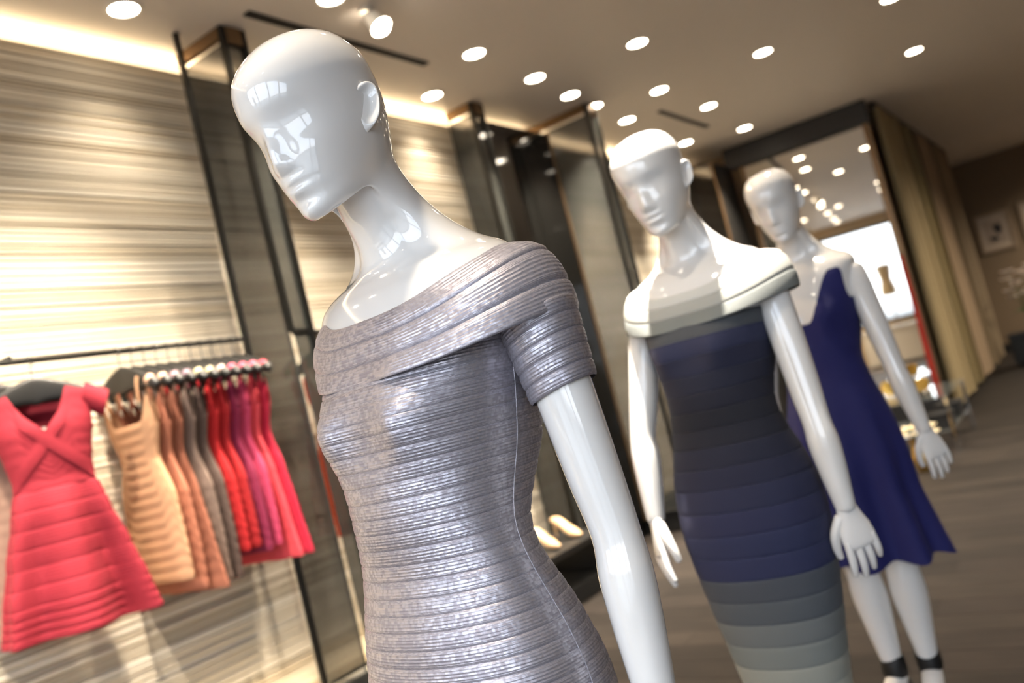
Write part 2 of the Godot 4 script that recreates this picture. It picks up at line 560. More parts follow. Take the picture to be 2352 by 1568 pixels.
# ------------------------------------------------------------------ ceiling lamps
func ceiling_fittings() -> void:
	var spots := [
		[-3.122, -2.373, 0.14], [-3.22, -4.632, 0.14],
		[-2.61, -3.134, 1.0], [-2.677, -4.381, 1.0], [-2.724, -5.139, 1.0], [-2.792, -5.731, 1.0], [-2.838, -6.181, 0.8], [-2.896, -6.876, 1.0],
		[-2.491, -8.71, 1.0], [-2.988, -8.374, 1.0], [-2.377, -7.452, 1.0], [-2.409, -6.48, 0.8],
		[-2.061, -5.377, 0.8], [-1.625, -6.654, 0.6], [-0.713, -6.687, 0.35], [-0.83, -8.342, 0.25],
		[-3.12, -0.6, 0.14], [-2.65, 1.6, 1.0], [-2.4, -1.2, 0.8], [-1.6, -1.8, 0.5, 27.0, 33.0], [-1.6, -2.9, 0.5, 27.0, 33.0], [-2.65, -1.9, 1.0], [-2.65, -0.6, 1.0], [-2.65, 0.7, 1.0], [-0.80, -1.86, 2.6], [-0.72, -0.55, 0.3], [-0.4, 1.3, 0.8], [-0.78, -3.3, 0.5], [1.5, -6.0, 0.7, 70.0], [1.0, -8.0, 1.0, 76.0], [2.5, -9.0, 0.8, 70.0], [0.6, -11.0, 1.6, 76.0], [1.0, -15.6, 2.0, 76.0],  # entries with their own cone angle are added lamps that brighten dim parts
	]
	var proto: Node3D = null
	for s in spots:
		var o: Node3D
		if proto == null:
			o = thing("downlight", "round recessed ceiling lamp with pale trim ring", "lamp", Vector3.ZERO, 0.0, "recessed ceiling lamps")
			var ring := MB.new()
			ring.lathe(Vector3.ZERO, [[0.062, -0.001], [0.064, -0.006], [0.078, -0.007], [0.084, -0.003], [0.084, 0.0]], 28)
			part("trim_ring", ring, M.white_trim, o)
			var lens := MB.new()
			var rows := []
			for q in [[0.063, -0.002], [0.055, -0.004], [0.035, -0.006], [0.0005, -0.007]]:
				var pts := PackedVector3Array()
				for k in 29: pts.append(Vector3(cos(TAU * k / 28) * q[0], q[1], sin(TAU * k / 28) * q[0]))
				rows.append(pts)
			lens.grid(rows, true, Vector2.ZERO, Vector2.ONE, false, Vector3(0, 1, 0))
			part("lamp_lens", lens, M.lens, o)
			proto = o
		else:
			o = proto.duplicate()
			o.name = numbered("downlight")
			for c in o.get_children():
				if c is Light3D: o.remove_child(c); c.free()
			add_child(o)
		o.position = Vector3(s[0], CEIL, s[1])
		var where := "out of view in the open ceiling across from the slat wall"  # the wide ones here are added to brighten the right side
		if s[0] < -3.0: where = "close to the slat wall"
		elif s[0] < -2.2: where = "in the row along the glass screens"
		elif s[0] < -1.2: where = "between the glass screens and the mannequins"  # includes the added tilted spots that brighten the lower slat wall
		elif s[0] < -0.6: where = "in line with the row of mannequins"
		tag(o, "round recessed ceiling lamp " + where, "lamp", "recessed ceiling lamps")
		var l := SpotLight3D.new()
		l.name = "beam"
		l.light_color = Color(1.0, 0.94, 0.85)
		l.light_energy = 14.0 * s[2]
		l.spot_range = 12.0
		l.spot_attenuation = 2.0
		l.spot_angle = 52.0
		l.spot_angle_attenuation = 1.0
		l.light_size = 0.05
		l.shadow_enabled = true
		l.rotation.x = -PI / 2
		l.position.y = -0.02
		# the row along the wall is turned towards it
		if s[0] < -2.3 and s[0] > -3.0:
			l.rotation.y = 0.0
			l.basis = Basis(Vector3(0, 0, 1), deg_to_rad(-11.0)) * l.basis
			l.spot_angle = 38.0
			l.light_energy = 17.0 * s[2]
		if s.size() > 3: l.spot_angle = s[3]
		if s.size() > 4: l.basis = Basis(Vector3(0, 0, 1), deg_to_rad(-s[4])) * l.basis
		if s[2] > 2.3:
			l.spot_angle = 16.0
			l.light_size = 0.03
			l.light_color = Color(1.0, 0.97, 0.92)
			l.light_energy = 46.0
		o.add_child(l)
	# a small adjustable spot on the ceiling
	var sp := thing("ceiling_spot", "white swivelling spot lamp fixed to the ceiling", "lamp", Vector3(-2.611, CEIL, -3.377))
	var b := MB.new()
	b.lathe(Vector3.ZERO, [[0.04, 0.0], [0.04, -0.012], [0.012, -0.016], [0.012, -0.05]], 20)
	part("mount", b, M.white_trim, sp)
	var can := MB.new()
	var t := Basis(Vector3(0, 0, 1), 0.5)
	can.tube([Vector3(0, -0.04, 0), t * Vector3(0, -0.07, 0), t * Vector3(0, -0.14, 0)], [0.03, 0.045, 0.055], 20, 1.0, Vector3.RIGHT, false)
	part("lamp_head", can, M.white_trim, sp)
	var fl := MB.new()
	fl.tube([t * Vector3(0, -0.130, 0), t * Vector3(0, -0.134, 0)], [0.048, 0.048], 20)
	part("lamp_lens", fl, M.lens, sp)
	var sl := SpotLight3D.new()
	sl.name = "beam"
	sl.light_color = Color(1.0, 0.89, 0.74)
	sl.light_energy = 7.0
	sl.spot_angle = 38.0
	sl.spot_range = 12.0
	sl.spot_attenuation = 2.0
	sl.light_size = 0.05
	sl.shadow_enabled = true
	sl.transform = Transform3D(t * Basis(Vector3(1, 0, 0), -PI / 2), t * Vector3(0, -0.15, 0))
	sp.add_child(sl)
	# slot air vents
	for q in [[-2.905, -2.87, -4.19, "long black slot vent in the ceiling near the first glass screen"], [-2.65, -7.0, -8.1, "short black slot vent in the ceiling before the mirror"]]:
		var v := thing("slot_vent", q[3], "vent", Vector3(q[0], CEIL, (q[1] + q[2]) / 2))
		var len: float = absf(q[1] - q[2])
		part("slot", slab(Vector3(-0.018, -0.004, -len / 2), Vector3(0.018, 0.001, len / 2), 0.001), M.black_matte, v)
		var fr := MB.new()
		for s in [-1, 1]: fr.box(Vector3(0.021 * s, -0.004, 0), Vector3(0.006, 0.009, len + 0.012), 0.001)
		for s in [-1, 1]: fr.box(Vector3(0, -0.004, s * (len / 2 + 0.003)), Vector3(0.036, 0.009, 0.006), 0.001)
		part("frame", fr, M.black_metal, v)

# ------------------------------------------------------------------ smoked glass screens that divide the wall
func screen(label: String, x0: float, x1: float, z0: float, z1: float, bar_y: float, front_glass: Material) -> void:
	# side pane from the wall (x0) out to the corner post (x1) at z0, narrow front pane from z0 to z1
	var o := thing("glass_screen", label, "glass screen", Vector3(x1, 0, z0))
	var d := x1 - x0
	var w := absf(z1 - z0)
	part("side_pane", slab(Vector3(-d, 0.16, -0.005), Vector3(-0.012, 3.21, 0.005), 0.001), M.smoked, o)
	part("front_pane", slab(Vector3(-0.005, 0.16, -w + 0.012), Vector3(0.005, 3.21, -0.018), 0.001), front_glass, o)
	part("corner_post", slab(Vector3(-0.014, bar_y, -0.014), Vector3(0.014, 3.295, 0.014), 0.002), M.black_metal, o)
	part("end_post", slab(Vector3(-0.016, 0.0, -w - 0.016), Vector3(0.016, 3.295, -w + 0.016), 0.002), M.black_metal, o)
	part("crossbar", slab(Vector3(-0.012, bar_y - 0.012, -w + 0.016), Vector3(0.012, bar_y + 0.012, -0.012), 0.002), M.black_metal, o)
	part("top_rail", slab(Vector3(-d, 3.235, -0.014), Vector3(-0.014, 3.295, 0.014), 0.002), M.bronze, o)
	part("top_rail", slab(Vector3(-0.02, 3.21, -w + 0.016), Vector3(0.02, 3.295, -0.014), 0.002), M.bronze, o)
	part("plinth", slab(Vector3(-d, 0.0, -w + 0.016), Vector3(-0.017, 0.16, -0.014), 0.004), M.black, o)

func glass_screens() -> void:
	screen("smoked glass screen at the end of the rail with coral and tan dresses", WALL_X + 0.02, -3.06, -2.83, -2.95, 1.80, M.smoked)
	screen("smoked glass screen before the black glass cabinet", WALL_X + 0.02, -3.19, -5.0, -5.12, 0.2, M.smoked)
	screen("smoked glass screen behind the black glass cabinet", WALL_X + 0.02, -2.84, -6.02, -6.16, 0.2, M.smoked)
	var c := thing("black_cabinet", "tall black glass cabinet between two smoked glass screens", "cabinet", Vector3(-3.2, 0, -5.57))
	part("body", slab(Vector3(-0.19, 0.12, -0.42), Vector3(-0.02, 3.2, 0.42), 0.004), M.black, c)
	for k in 2:
		part("door", slab(Vector3(-0.02, 0.14, -0.415 + 0.417 * k), Vector3(0.0, 3.18, -0.004 + 0.417 * k), 0.003), M.dark_glass, c)
	part("edge_strip", slab(Vector3(-0.02, 0.12, -0.432), Vector3(0.012, 3.2, -0.42), 0.002), M.bronze, c)
	part("edge_strip", slab(Vector3(-0.02, 0.12, 0.42), Vector3(0.012, 3.2, 0.432), 0.002), M.bronze, c)
	part("plinth", slab(Vector3(-0.19, 0.0, -0.40), Vector3(-0.03, 0.12, 0.40), 0.003), M.black_matte, c)
	var d := thing("black_cabinet", "black glass cabinet standing against the wall beside the mirror", "cabinet", Vector3(-3.1, 0, -9.02))
	part("body", slab(Vector3(-0.28, 0.10, -0.3), Vector3(0.18, 3.1, 0.3), 0.004), M.black, d)
	part("door", slab(Vector3(-0.27, 0.12, 0.3), Vector3(-0.055, 3.08, 0.318), 0.003), M.dark_glass, d)
	part("door", slab(Vector3(-0.045, 0.12, 0.3), Vector3(0.175, 3.08, 0.318), 0.003), M.dark_glass, d)
	part("edge_strip", slab(Vector3(0.18, 0.10, 0.28), Vector3(0.195, 3.1, 0.32), 0.002), M.bronze, d)
	part("plinth", slab(Vector3(-0.27, 0.0, -0.28), Vector3(0.17, 0.10, 0.29), 0.003), M.black_matte, d)

# ------------------------------------------------------------------ mirror, drapes, picture wall
func mirror_and_drapes() -> void:
	var mi := thing("wall_mirror", "tall bronze framed mirror at the end of the slat wall", "mirror", Vector3(-2.165, 0, MIRROR_Z), deg_to_rad(4.5))
	part("glass", slab(Vector3(-0.62, 0.36, -0.012), Vector3(0.60, 3.05, -0.002), 0.001), M.mirror, mi)
	part("backing", slab(Vector3(-0.64, 0.34, -0.05), Vector3(0.62, 3.06, -0.012), 0.002), M.black, mi)
	part("frame_post", slab(Vector3(-0.67, 0.34, -0.05), Vector3(-0.62, 3.06, 0.03), 0.004), M.bronze, mi)
	part("frame_post", slab(Vector3(0.60, 0.34, -0.05), Vector3(0.665, 3.06, 0.05), 0.004), M.bronze, mi)
	part("header", slab(Vector3(-0.80, 3.06, -0.06), Vector3(0.68, 3.296, 0.06), 0.004), M.black, mi)
	part("plinth", slab(Vector3(-0.67, 0.0, -0.05), Vector3(0.68, 0.34, 0.06), 0.004), M.black, mi)
	# a red scarf on the mirror's post
	var sc := thing("red_scarf", "red scarf hanging on the bronze post of the mirror", "scarf", Vector3(-1.535, 1.70, MIRROR_Z + 0.025))
	var mb := MB.new()
	var rows := []
	for i in 25:
		var t := i / 24.0
		var pts := PackedVector3Array()
		for k in 25:
			var a := TAU * k / 24
			var w := 0.016 + 0.012 * sqrt(t) + 0.004 * sin(3.0 * a + t * 5.0)
			pts.append(Vector3(cos(a) * w, -t * 1.30, 0.02 + sin(a) * (0.016 + 0.006 * t)))
		rows.append(pts)
	mb.grid(rows, true)
	part("cloth", mb, knit(rgb(150, 30, 14), 20.0), sc)
	var hk := MB.new()
	hk.tube([Vector3(0, 0.0, -0.01), Vector3(0, 0.0, 0.03), Vector3(0, 0.03, 0.05)], [0.006, 0.006, 0.006], 8)
	part("hook", hk, M.bronze, sc)
	# long drapes on a ceiling track
	var tr := thing("curtain_track", "black curtain track in the ceiling over the long drapes", "curtain track", Vector3(-1.47, CEIL, -12.3))
	part("rail", slab(Vector3(-0.03, -0.03, -2.6), Vector3(0.03, 0.0, 2.6), 0.003), M.black, tr)
	var cols := [rgb(150, 132, 96), rgb(138, 122, 86), rgb(146, 124, 98), rgb(128, 110, 84)]
	var spans := [[-9.75, -10.75], [-10.85, -11.9], [-12.05, -13.2], [-13.35, -14.85]]
	var names := ["olive beige drape next to the mirror", "olive beige drape second from the mirror", "olive beige drape third from the mirror", "olive beige drape nearest to the picture wall"]
	for i in 4:
		var d := thing("drape", names[i], "curtain", Vector3(-1.47, 0.0, spans[i][0]), 0.0, "long drapes of the fitting rooms")
		var L: float = spans[i][0] - spans[i][1]
		var m := MB.new()
		var rr := []
		for r in 13:
			var y := lerpf(0.13, 3.258, r / 12.0)
			var pts := PackedVector3Array()
			var n := 96
			for k in n + 1:
				var t := float(k) / n
				var am := 0.085 - 0.025 * (r / 12.0)
				pts.append(Vector3(am * sin(t * TAU * 3.5 + i) * (0.8 + 0.2 * sin(t * 9.0 + i * 2.0)), y, -t * L + 0.03 * sin(t * TAU * 7.0)))
			for k in range(n, -1, -1):
				var q: Vector3 = pts[k]
				pts.append(q + Vector3(-0.006, 0, 0))
			pts.append(pts[0])
			rr.append(pts)
		m.grid(rr, true)
		part("cloth", m, knit(cols[i], 6.0), d)
		var hm := MB.new()
		hm.box(Vector3(0, 3.262, -L / 2), Vector3(0.03, 0.012, L), 0.002)
		part("header_tape", hm, M.black, d)
	# framed pictures
	for q in [[-1.27, 2.02, 0.52, 0.66, "framed picture of a dark shape on the brown wall", 0], [-0.60, 2.06, 0.52, 0.66, "framed picture with pale blue sky on the brown wall", 1]]:
		var p := thing("framed_picture", q[4], "picture", Vector3(q[0], q[1], FAR_Z))
		var fr := MB.new()
		for s in [-1, 1]:
			fr.box(Vector3(s * (q[2] / 2 - 0.02), 0, 0.018), Vector3(0.04, q[3], 0.036), 0.004)
			fr.box(Vector3(0, s * (q[3] / 2 - 0.02), 0.018), Vector3(q[2] - 0.08, 0.04, 0.036), 0.004)
		part("frame", fr, std(rgb(150, 130, 108), 0.5), p)
		part("mat_board", slab(Vector3(-q[2] / 2 + 0.04, -q[3] / 2 + 0.04, 0.004), Vector3(q[2] / 2 - 0.04, q[3] / 2 - 0.04, 0.014), 0.001), std(rgb(176, 160, 142), 0.8), p)
		var im := std(Color.WHITE, 0.6)
		im.albedo_texture = print_picture(q[5])
		var sheet := MB.new()
		var a := Vector3(-0.15, -0.20, 0.0155)
		var pts := [PackedVector3Array([a, a + Vector3(0.30, 0, 0)]), PackedVector3Array([a + Vector3(0, 0.40, 0), a + Vector3(0.30, 0.40, 0)])]
		sheet.grid(pts, false, Vector2(0, 1), Vector2(1, -1), false, Vector3(0, 0, -1))
		part("print", sheet, im, p)

func print_picture(kind: int) -> ImageTexture:
	var im := Image.create(96, 128, false, Image.FORMAT_RGB8)
	var n := noise(0.04, 31 + kind)
	for y in 128:
		for x in 96:
			var g: float = n.get_noise_2d(x, y)
			var c := Color(0.60, 0.54, 0.48)
			if kind == 0:
				var d := Vector2((x - 62) / 20.0, (y - 48) / 26.0).length() + g * 0.5
				var e := Vector2((x - 36) / 20.0, (y - 98) / 13.0).length() + g * 0.5
				if d < 1.0 or e < 1.0: c = Color(0.12, 0.11, 0.12)
			else:
				c = Color(0.72, 0.82, 0.92) if y < 62 + g * 30.0 else Color(0.45, 0.42, 0.38)
			im.set_pixel(x, y, c)
	return ImageTexture.create_from_image(im)

# ------------------------------------------------------------------ mannequins
# sections of the trunk: height and depth of its front, height and depth of its back, half width
const TRUNK := [
	[0.78, 0.128, 0.78, -0.112, 0.150], [0.82, 0.134, 0.82, -0.116, 0.158], [0.87, 0.137, 0.87, -0.119, 0.161], [0.90, 0.134, 0.90, -0.117, 0.160], [0.93, 0.130, 0.93, -0.112, 0.157],
	[0.96, 0.125, 0.96, -0.099, 0.153], [0.99, 0.122, 0.99, -0.091, 0.146], [1.02, 0.118, 1.02, -0.080, 0.137], [1.05, 0.112, 1.05, -0.065, 0.129], [1.08, 0.108, 1.08, -0.055, 0.122],
	[1.11, 0.111, 1.11, -0.064, 0.116], [1.14, 0.116, 1.14, -0.090, 0.114], [1.17, 0.117, 1.17, -0.114, 0.117], [1.20, 0.116, 1.20, -0.133, 0.122], [1.23, 0.113, 1.23, -0.138, 0.128],
	[1.25, 0.114, 1.25, -0.141, 0.132], [1.27, 0.116, 1.27, -0.145, 0.136], [1.30, 0.110, 1.30, -0.142, 0.140], [1.33, 0.095, 1.33, -0.134, 0.143],
	[1.36, 0.084, 1.365, -0.130, 0.150], [1.392, 0.072, 1.405, -0.128, 0.160], [1.415, 0.060, 1.435, -0.124, 0.160], [1.428, 0.050, 1.456, -0.116, 0.148], [1.438, 0.042, 1.472, -0.106, 0.122],
	[1.446, 0.035, 1.485, -0.096, 0.092], [1.458, 0.029, 1.496, -0.082, 0.068], [1.476, 0.029, 1.512, -0.070, 0.055], [1.495, 0.035, 1.533, -0.058, 0.0485], [1.520, 0.046, 1.560, -0.041, 0.047],
]
# sections of the head in its own frame
const HEAD := [
	[-0.095, 0.014, -0.086, -0.088, 0.047], [-0.110, 0.050, -0.076, -0.092, 0.046], [-0.116, 0.070, -0.066, -0.095, 0.046], [-0.108, 0.081, -0.056, -0.097, 0.051],
	[-0.090, 0.084, -0.044, -0.100, 0.058], [-0.070, 0.087, -0.030, -0.103, 0.065], [-0.045, 0.089, -0.015, -0.106, 0.070], [-0.020, 0.090, 0.002, -0.109, 0.073],
	[0.005, 0.090, 0.018, -0.111, 0.076], [0.030, 0.095, 0.036, -0.111, 0.078], [0.055, 0.094, 0.056, -0.108, 0.079], [0.078, 0.084, 0.076, -0.097, 0.075],
	[0.098, 0.062, 0.096, -0.077, 0.064], [0.112, 0.036, 0.111, -0.047, 0.045], [0.1185, 0.008, 0.1185, -0.016, 0.018],
]
const HEAD_AT := Vector3(0.0, 1.642, 0.074)
const HEAD_SIZE := 0.971

func spow(x: float, p: float) -> float:
	return signf(x) * pow(absf(x), p)

func head_turn() -> Basis:
	return Basis(Vector3.UP, deg_to_rad(4.4)) * Basis(Vector3.RIGHT, deg_to_rad(13.3)) * Basis(Vector3.BACK, deg_to_rad(5.5))

func trunk_point(u: float, a: float, grow := 0.0) -> Vector3:
	var q := catmull(TRUNK, u)
	return ring_point(q, a, grow)

func ring_point(q: Array, a: float, grow: float) -> Vector3:
	var c := spow(cos(a), 0.9)
	var x: float = (q[4] + grow) * spow(sin(a), 0.9)
	var y: float = (q[0] + q[2]) / 2 + (q[0] - q[2]) / 2 * c
	var z: float = (q[1] + q[3]) / 2 + ((q[1] - q[3]) / 2 + grow) * c
	if c > 0.0 and y > 1.1 and y < 1.4:
		z += 0.022 * exp(-pow((y - 1.252) / 0.042, 2)) * exp(-pow((absf(x) - 0.068) / 0.034, 2))
	return Vector3(x, y, z)

# trunk index whose section lies at height y (below the shoulders the sections are level)
func trunk_at(y: float) -> float:
	for i in TRUNK.size() - 1:
		if y <= TRUNK[i + 1][0]: return i + (y - TRUNK[i][0]) / (TRUNK[i + 1][0] - TRUNK[i][0])
	return TRUNK.size() - 1.0

func face(p: Vector3) -> Vector3:
	if p.z < 0.02: return p
	var x := p.x
	var y := p.y
	var ax := absf(x)
	var d := 0.0
	# nose
	var h := 0.0
	if y > -0.056 and y < 0.024:
		if y < -0.048: h = smoothstep(-0.056, -0.048, y) * 0.0068
		elif y < -0.040: h = lerpf(0.0068, 0.0118, smoothstep(-0.048, -0.040, y))
		else: h = 0.0118 * (1.0 - smoothstep(-0.045, 0.022, y))
	d += h * exp(-pow(x / (0.0105 - y * 0.04), 2))
	d += 0.0028 * exp(-pow((ax - 0.012) / 0.006, 2) - pow((y + 0.045) / 0.007, 2))
	# eye sockets, brow, cheekbones
	d -= 0.0060 * exp(-pow((ax - 0.034) / 0.024, 2) - pow((y + 0.004) / 0.024, 2))
	d += 0.0008 * exp(-pow((ax - 0.036) / 0.012, 2) - pow((y + 0.004) / 0.008, 2))
	d += 0.002 * exp(-pow((ax - 0.032) / 0.026, 2) - pow((y - 0.030) / 0.012, 2))
	d += 0.0025 * exp(-pow((ax - 0.048) / 0.016, 2) - pow((y + 0.034) / 0.018, 2))
	# lips and chin
	d += 0.0038 * exp(-pow(x / 0.019, 2)) * (exp(-pow((y + 0.0635) / 0.0050, 2)) + 1.1 * exp(-pow((y + 0.0775) / 0.0060, 2)))
	d -= 0.0022 * exp(-pow(x / 0.022, 2) - pow((y + 0.0705) / 0.0030, 2))
	d -= 0.0028 * exp(-pow(x / 0.022, 2) - pow((y + 0.090) / 0.007, 2))
	d += 0.0030 * exp(-pow(x / 0.017, 2) - pow((y + 0.106) / 0.010, 2))
	p.z += d
	return p

func add_trunk_and_head(mb: MB, N: int) -> void:
	var rows := []
	var angles := []
	for k in N + 1:
		var t := float(k) / N * TAU
		angles.append(t - 0.35 * sin(t))      # closer together at the front, where the face is
	var bottom := PackedVector3Array()
	for a in angles: bottom.append(Vector3(0, 0.775, 0.01))
	rows.append(bottom)
	var sub := 3
	var hb := head_turn()
	var T := TRUNK.duplicate()
	# the head's sections, turned into the body's frame, continue the same tube
	for i in (T.size() - 1) * sub + 1:
		var q := catmull(T, float(i) / sub)
		var pts := PackedVector3Array()
		for a in angles: pts.append(ring_point(q, a, 0.0))
		rows.append(pts)
	var nh := (HEAD.size() - 1) * 7
	for i in nh + 1:
		var q := catmull(HEAD, float(i) / 7.0)
		var pts := PackedVector3Array()
		for a in angles:
			var c := cos(a)
			var t := (1.0 + c) / 2.0
			var p := Vector3(q[4] * spow(sin(a), 0.92) * (1.0 - 0.10 * c), q[2] + (q[0] - q[2]) * t, q[3] + (q[1] - q[3]) * t)
			pts.append(HEAD_AT + hb * (face(p) * HEAD_SIZE))
		rows.append(pts)
	var top := PackedVector3Array()
	var crown := HEAD_AT + hb * (Vector3(0, 0.1195, -0.004) * HEAD_SIZE)
	for a in angles: top.append(crown)
	rows.append(top)
	# the back of the head runs into the nape without a crease; the jaw keeps its edge
	var j0 := 1 + (T.size() - 1) * sub
	var w := []
	for a in angles: w.append(smoothstep(0.8, 1.6, absf(wrapf(a, -PI, PI))))
	for pass_ in 110:
		var old := rows.duplicate()
		for i in range(j0 - 14, j0 + 46):
			var fade := 0.5 * minf(1.0, minf(i - (j0 - 15), j0 + 46 - i) / 6.0)
			var r: PackedVector3Array = rows[i].duplicate()
			for k in angles.size():
				if w[k] > 0.0: r[k] = r[k].lerp((old[i - 1][k] + old[i + 1][k]) * 0.5, fade * w[k])
			rows[i] = r
	mb.grid(rows, true)
	# ears
	for s in [-1.0, 1.0]:
		var er := []
		for i in 15:
			var r := i / 14.0
			var pts := PackedVector3Array()
			for k in 37:
				var a := TAU * k / 36
				# egg shaped, its rim raised at the top and the back and flush with the cheek in front
				var wy := 0.033
				var wz := 0.0185 * (1.0 + 0.30 * sin(a))
				var y := sin(a) * wy * r
				var z := cos(a) * wz * r
				var back := clampf(0.62 - 0.75 * cos(a) + 0.25 * sin(a), 0.0, 1.0)
				var rim := 0.0105 * exp(-pow((r - 0.78) / 0.20, 2)) * back
				var hgt := 0.0015 + rim - 0.018 * smoothstep(0.82, 1.0, r) * (0.35 + 0.65 * back)
				var out := 0.0 - z * 0.34
				var p := Vector3(s * (0.0725 + out + hgt), -0.010 + y - z * 0.15, -0.016 + z - y * 0.25)
				pts.append(HEAD_AT + hb * (p * HEAD_SIZE))
			er.append(pts)
		mb.grid(er, true, Vector2.ZERO, Vector2.ONE, false, HEAD_AT)

func add_hand(mb: MB, wrist: Vector3, dir: Vector3, out: Vector3, curl: float) -> void:
	# dir runs down the hand, out is the back of the hand, the thumb points forward
	dir = dir.normalized()
	out = (out - dir * out.dot(dir)).normalized()
	var fwd := dir.cross(out).normalized()
	if fwd.z < 0.0: fwd = -fwd
	var palm := []
	for q in [[-0.012, 0.021, 0.018], [0.0, 0.0215, 0.0165], [0.02, 0.026, 0.0145], [0.045, 0.034, 0.0135], [0.068, 0.037, 0.0125], [0.082, 0.036, 0.0110], [0.090, 0.030, 0.008], [0.093, 0.004, 0.002]]:
		var pts := PackedVector3Array()
		for k in 21:
			var a := TAU * k / 20
			pts.append(wrist + dir * q[0] + fwd * cos(a) * q[1] + out * sin(a) * q[2])
		palm.append(pts)
	mb.grid(palm, true)
	var lens := [0.070, 0.078, 0.074, 0.058]
	for i in 4:
		var off := 0.027 - 0.018 * i
		var base := wrist + dir * (0.076 - 0.003 * absf(i - 1.0)) + fwd * off
		var pts := [base]
		var d := (dir + fwd * (0.10 - 0.07 * i)).normalized()
		var ang := curl * (0.55 + 0.14 * i)
		var p: Vector3 = base
		for s in 3:
			d = (d - out * tan(ang * [0.5, 1.0, 0.7][s])).normalized()
			p = p + d * lens[i] * [0.46, 0.32, 0.24][s]
			pts.append(p)
		var cp := curve_points(pts, [0.0092, 0.0086, 0.0078, 0.0062], 4)
		mb.tube(cp[0], cp[1], 12, 1.0, fwd)
	var tb := wrist + dir * 0.020 + fwd * 0.020 - out * 0.003
	var t1 := tb + dir * 0.028 + fwd * 0.020 - out * 0.006
	var t2 := t1 + dir * 0.030 + fwd * 0.006 - out * 0.010
	var t3 := t2 + dir * 0.022 - fwd * 0.002 - out * 0.008
	var ct := curve_points([tb, t1, t2, t3], [0.0125, 0.0115, 0.0098, 0.0075], 4)
	mb.tube(ct[0], ct[1], 12, 1.0, out)

func add_arm(mb: MB, P: Array, out: Vector3, curl: float) -> void:
	# shoulder, upper arm, elbow, forearm, wrist
	var R := [0.033, 0.0375, 0.0365, 0.0335, 0.0300, 0.0330, 0.0290, 0.0215]
	var sh: Vector3 = P[0]
	var el: Vector3 = P[1]
	var wr: Vector3 = P[2]
	var pts := [sh + Vector3(0, 0.012, 0), sh.lerp(el, 0.10), sh.lerp(el, 0.40), sh.lerp(el, 0.75), el, el.lerp(wr, 0.25), el.lerp(wr, 0.6), wr]
	var c := curve_points(pts, R, 6)
	mb.tube(c[0], c[1], 26, 1.0, Vector3.RIGHT)
	add_hand(mb, wr, (P[3] as Vector3) - wr, out, curl)

func add_leg(mb: MB, hip: Vector3, knee: Vector3, ankle: Vector3, toe_dir: Vector3) -> void:
	var pts := [hip, hip.lerp(knee, 0.35), hip.lerp(knee, 0.75), knee, knee.lerp(ankle, 0.28), knee.lerp(ankle, 0.62), ankle.lerp(knee, 0.06), ankle + Vector3(0, -0.012, 0)]
	var c := curve_points(pts, [0.088, 0.080, 0.062, 0.050, 0.054, 0.043, 0.031, 0.032], 5)
	mb.tube(c[0], c[1], 26, 1.0, Vector3.RIGHT)
	# foot on a raised heel
	var d := toe_dir.normalized()
	var f := curve_points([ankle + Vector3(0, -0.015, 0) - d * 0.030, ankle + Vector3(0, -0.030, 0) + d * 0.012, ankle + Vector3(0, -0.062, 0) + d * 0.070, Vector3(ankle.x, 0.030, ankle.z) + d * 0.118, Vector3(ankle.x, 0.020, ankle.z) + d * 0.165], [0.026, 0.033, 0.032, 0.026, 0.014], 5)
	mb.tube(f[0], f[1], 18, 1.0, Vector3.UP)

# one sewn band of a dress: rows of points from a surface, bulging a little between its two seams
func band(surface: Callable, v0: float, v1: float, bulge: float, seg: int, _rows := 6, len_u := 0.85, len_v := 0.02, v_at := 0.0) -> MB:
	var mb := MB.new()
	var rows := []
	for i in 7:
		var t: float = [0.0, 0.07, 0.18, 0.5, 0.82, 0.93, 1.0][i]
		var lift: float = bulge * ([0.0, 0.62, 0.90, 1.0, 0.90, 0.62, 0.0][i] - 0.35)
		var pts := PackedVector3Array()
		for k in seg + 1:
			pts.append(surface.call(lerpf(v0, v1, t), TAU * k / seg, lift))
		rows.append(pts)
	mb.grid(rows, true, Vector2(0.0, v_at), Vector2(len_u, len_v))
	return mb

# skirt below the trunk table: pencil shape to the hem
const SKIRT := [[1.05, 0.115, -0.067, 0.1325], [0.96, 0.129, -0.103, 0.1565], [0.90, 0.138, -0.121, 0.1635], [0.84, 0.139, -0.121, 0.1640], [0.75, 0.128, -0.112, 0.155], [0.66, 0.116, -0.100, 0.143], [0.57, 0.106, -0.092, 0.128], [0.47, 0.098, -0.085, 0.115]]

func dress_point(y: float, a: float, lift: float) -> Vector3:
	if y >= 0.95:
		return trunk_point(trunk_at(y), a, 0.004 + lift)
	for i in SKIRT.size() - 1:
		if y >= SKIRT[i + 1][0]:
			var t: float = i + (SKIRT[i][0] - y) / (SKIRT[i][0] - SKIRT[i + 1][0])
			var q := catmull(SKIRT, t)
			return ring_point([y, q[1] - 0.0, y, q[2], q[3]], a, lift)
	return Vector3.ZERO

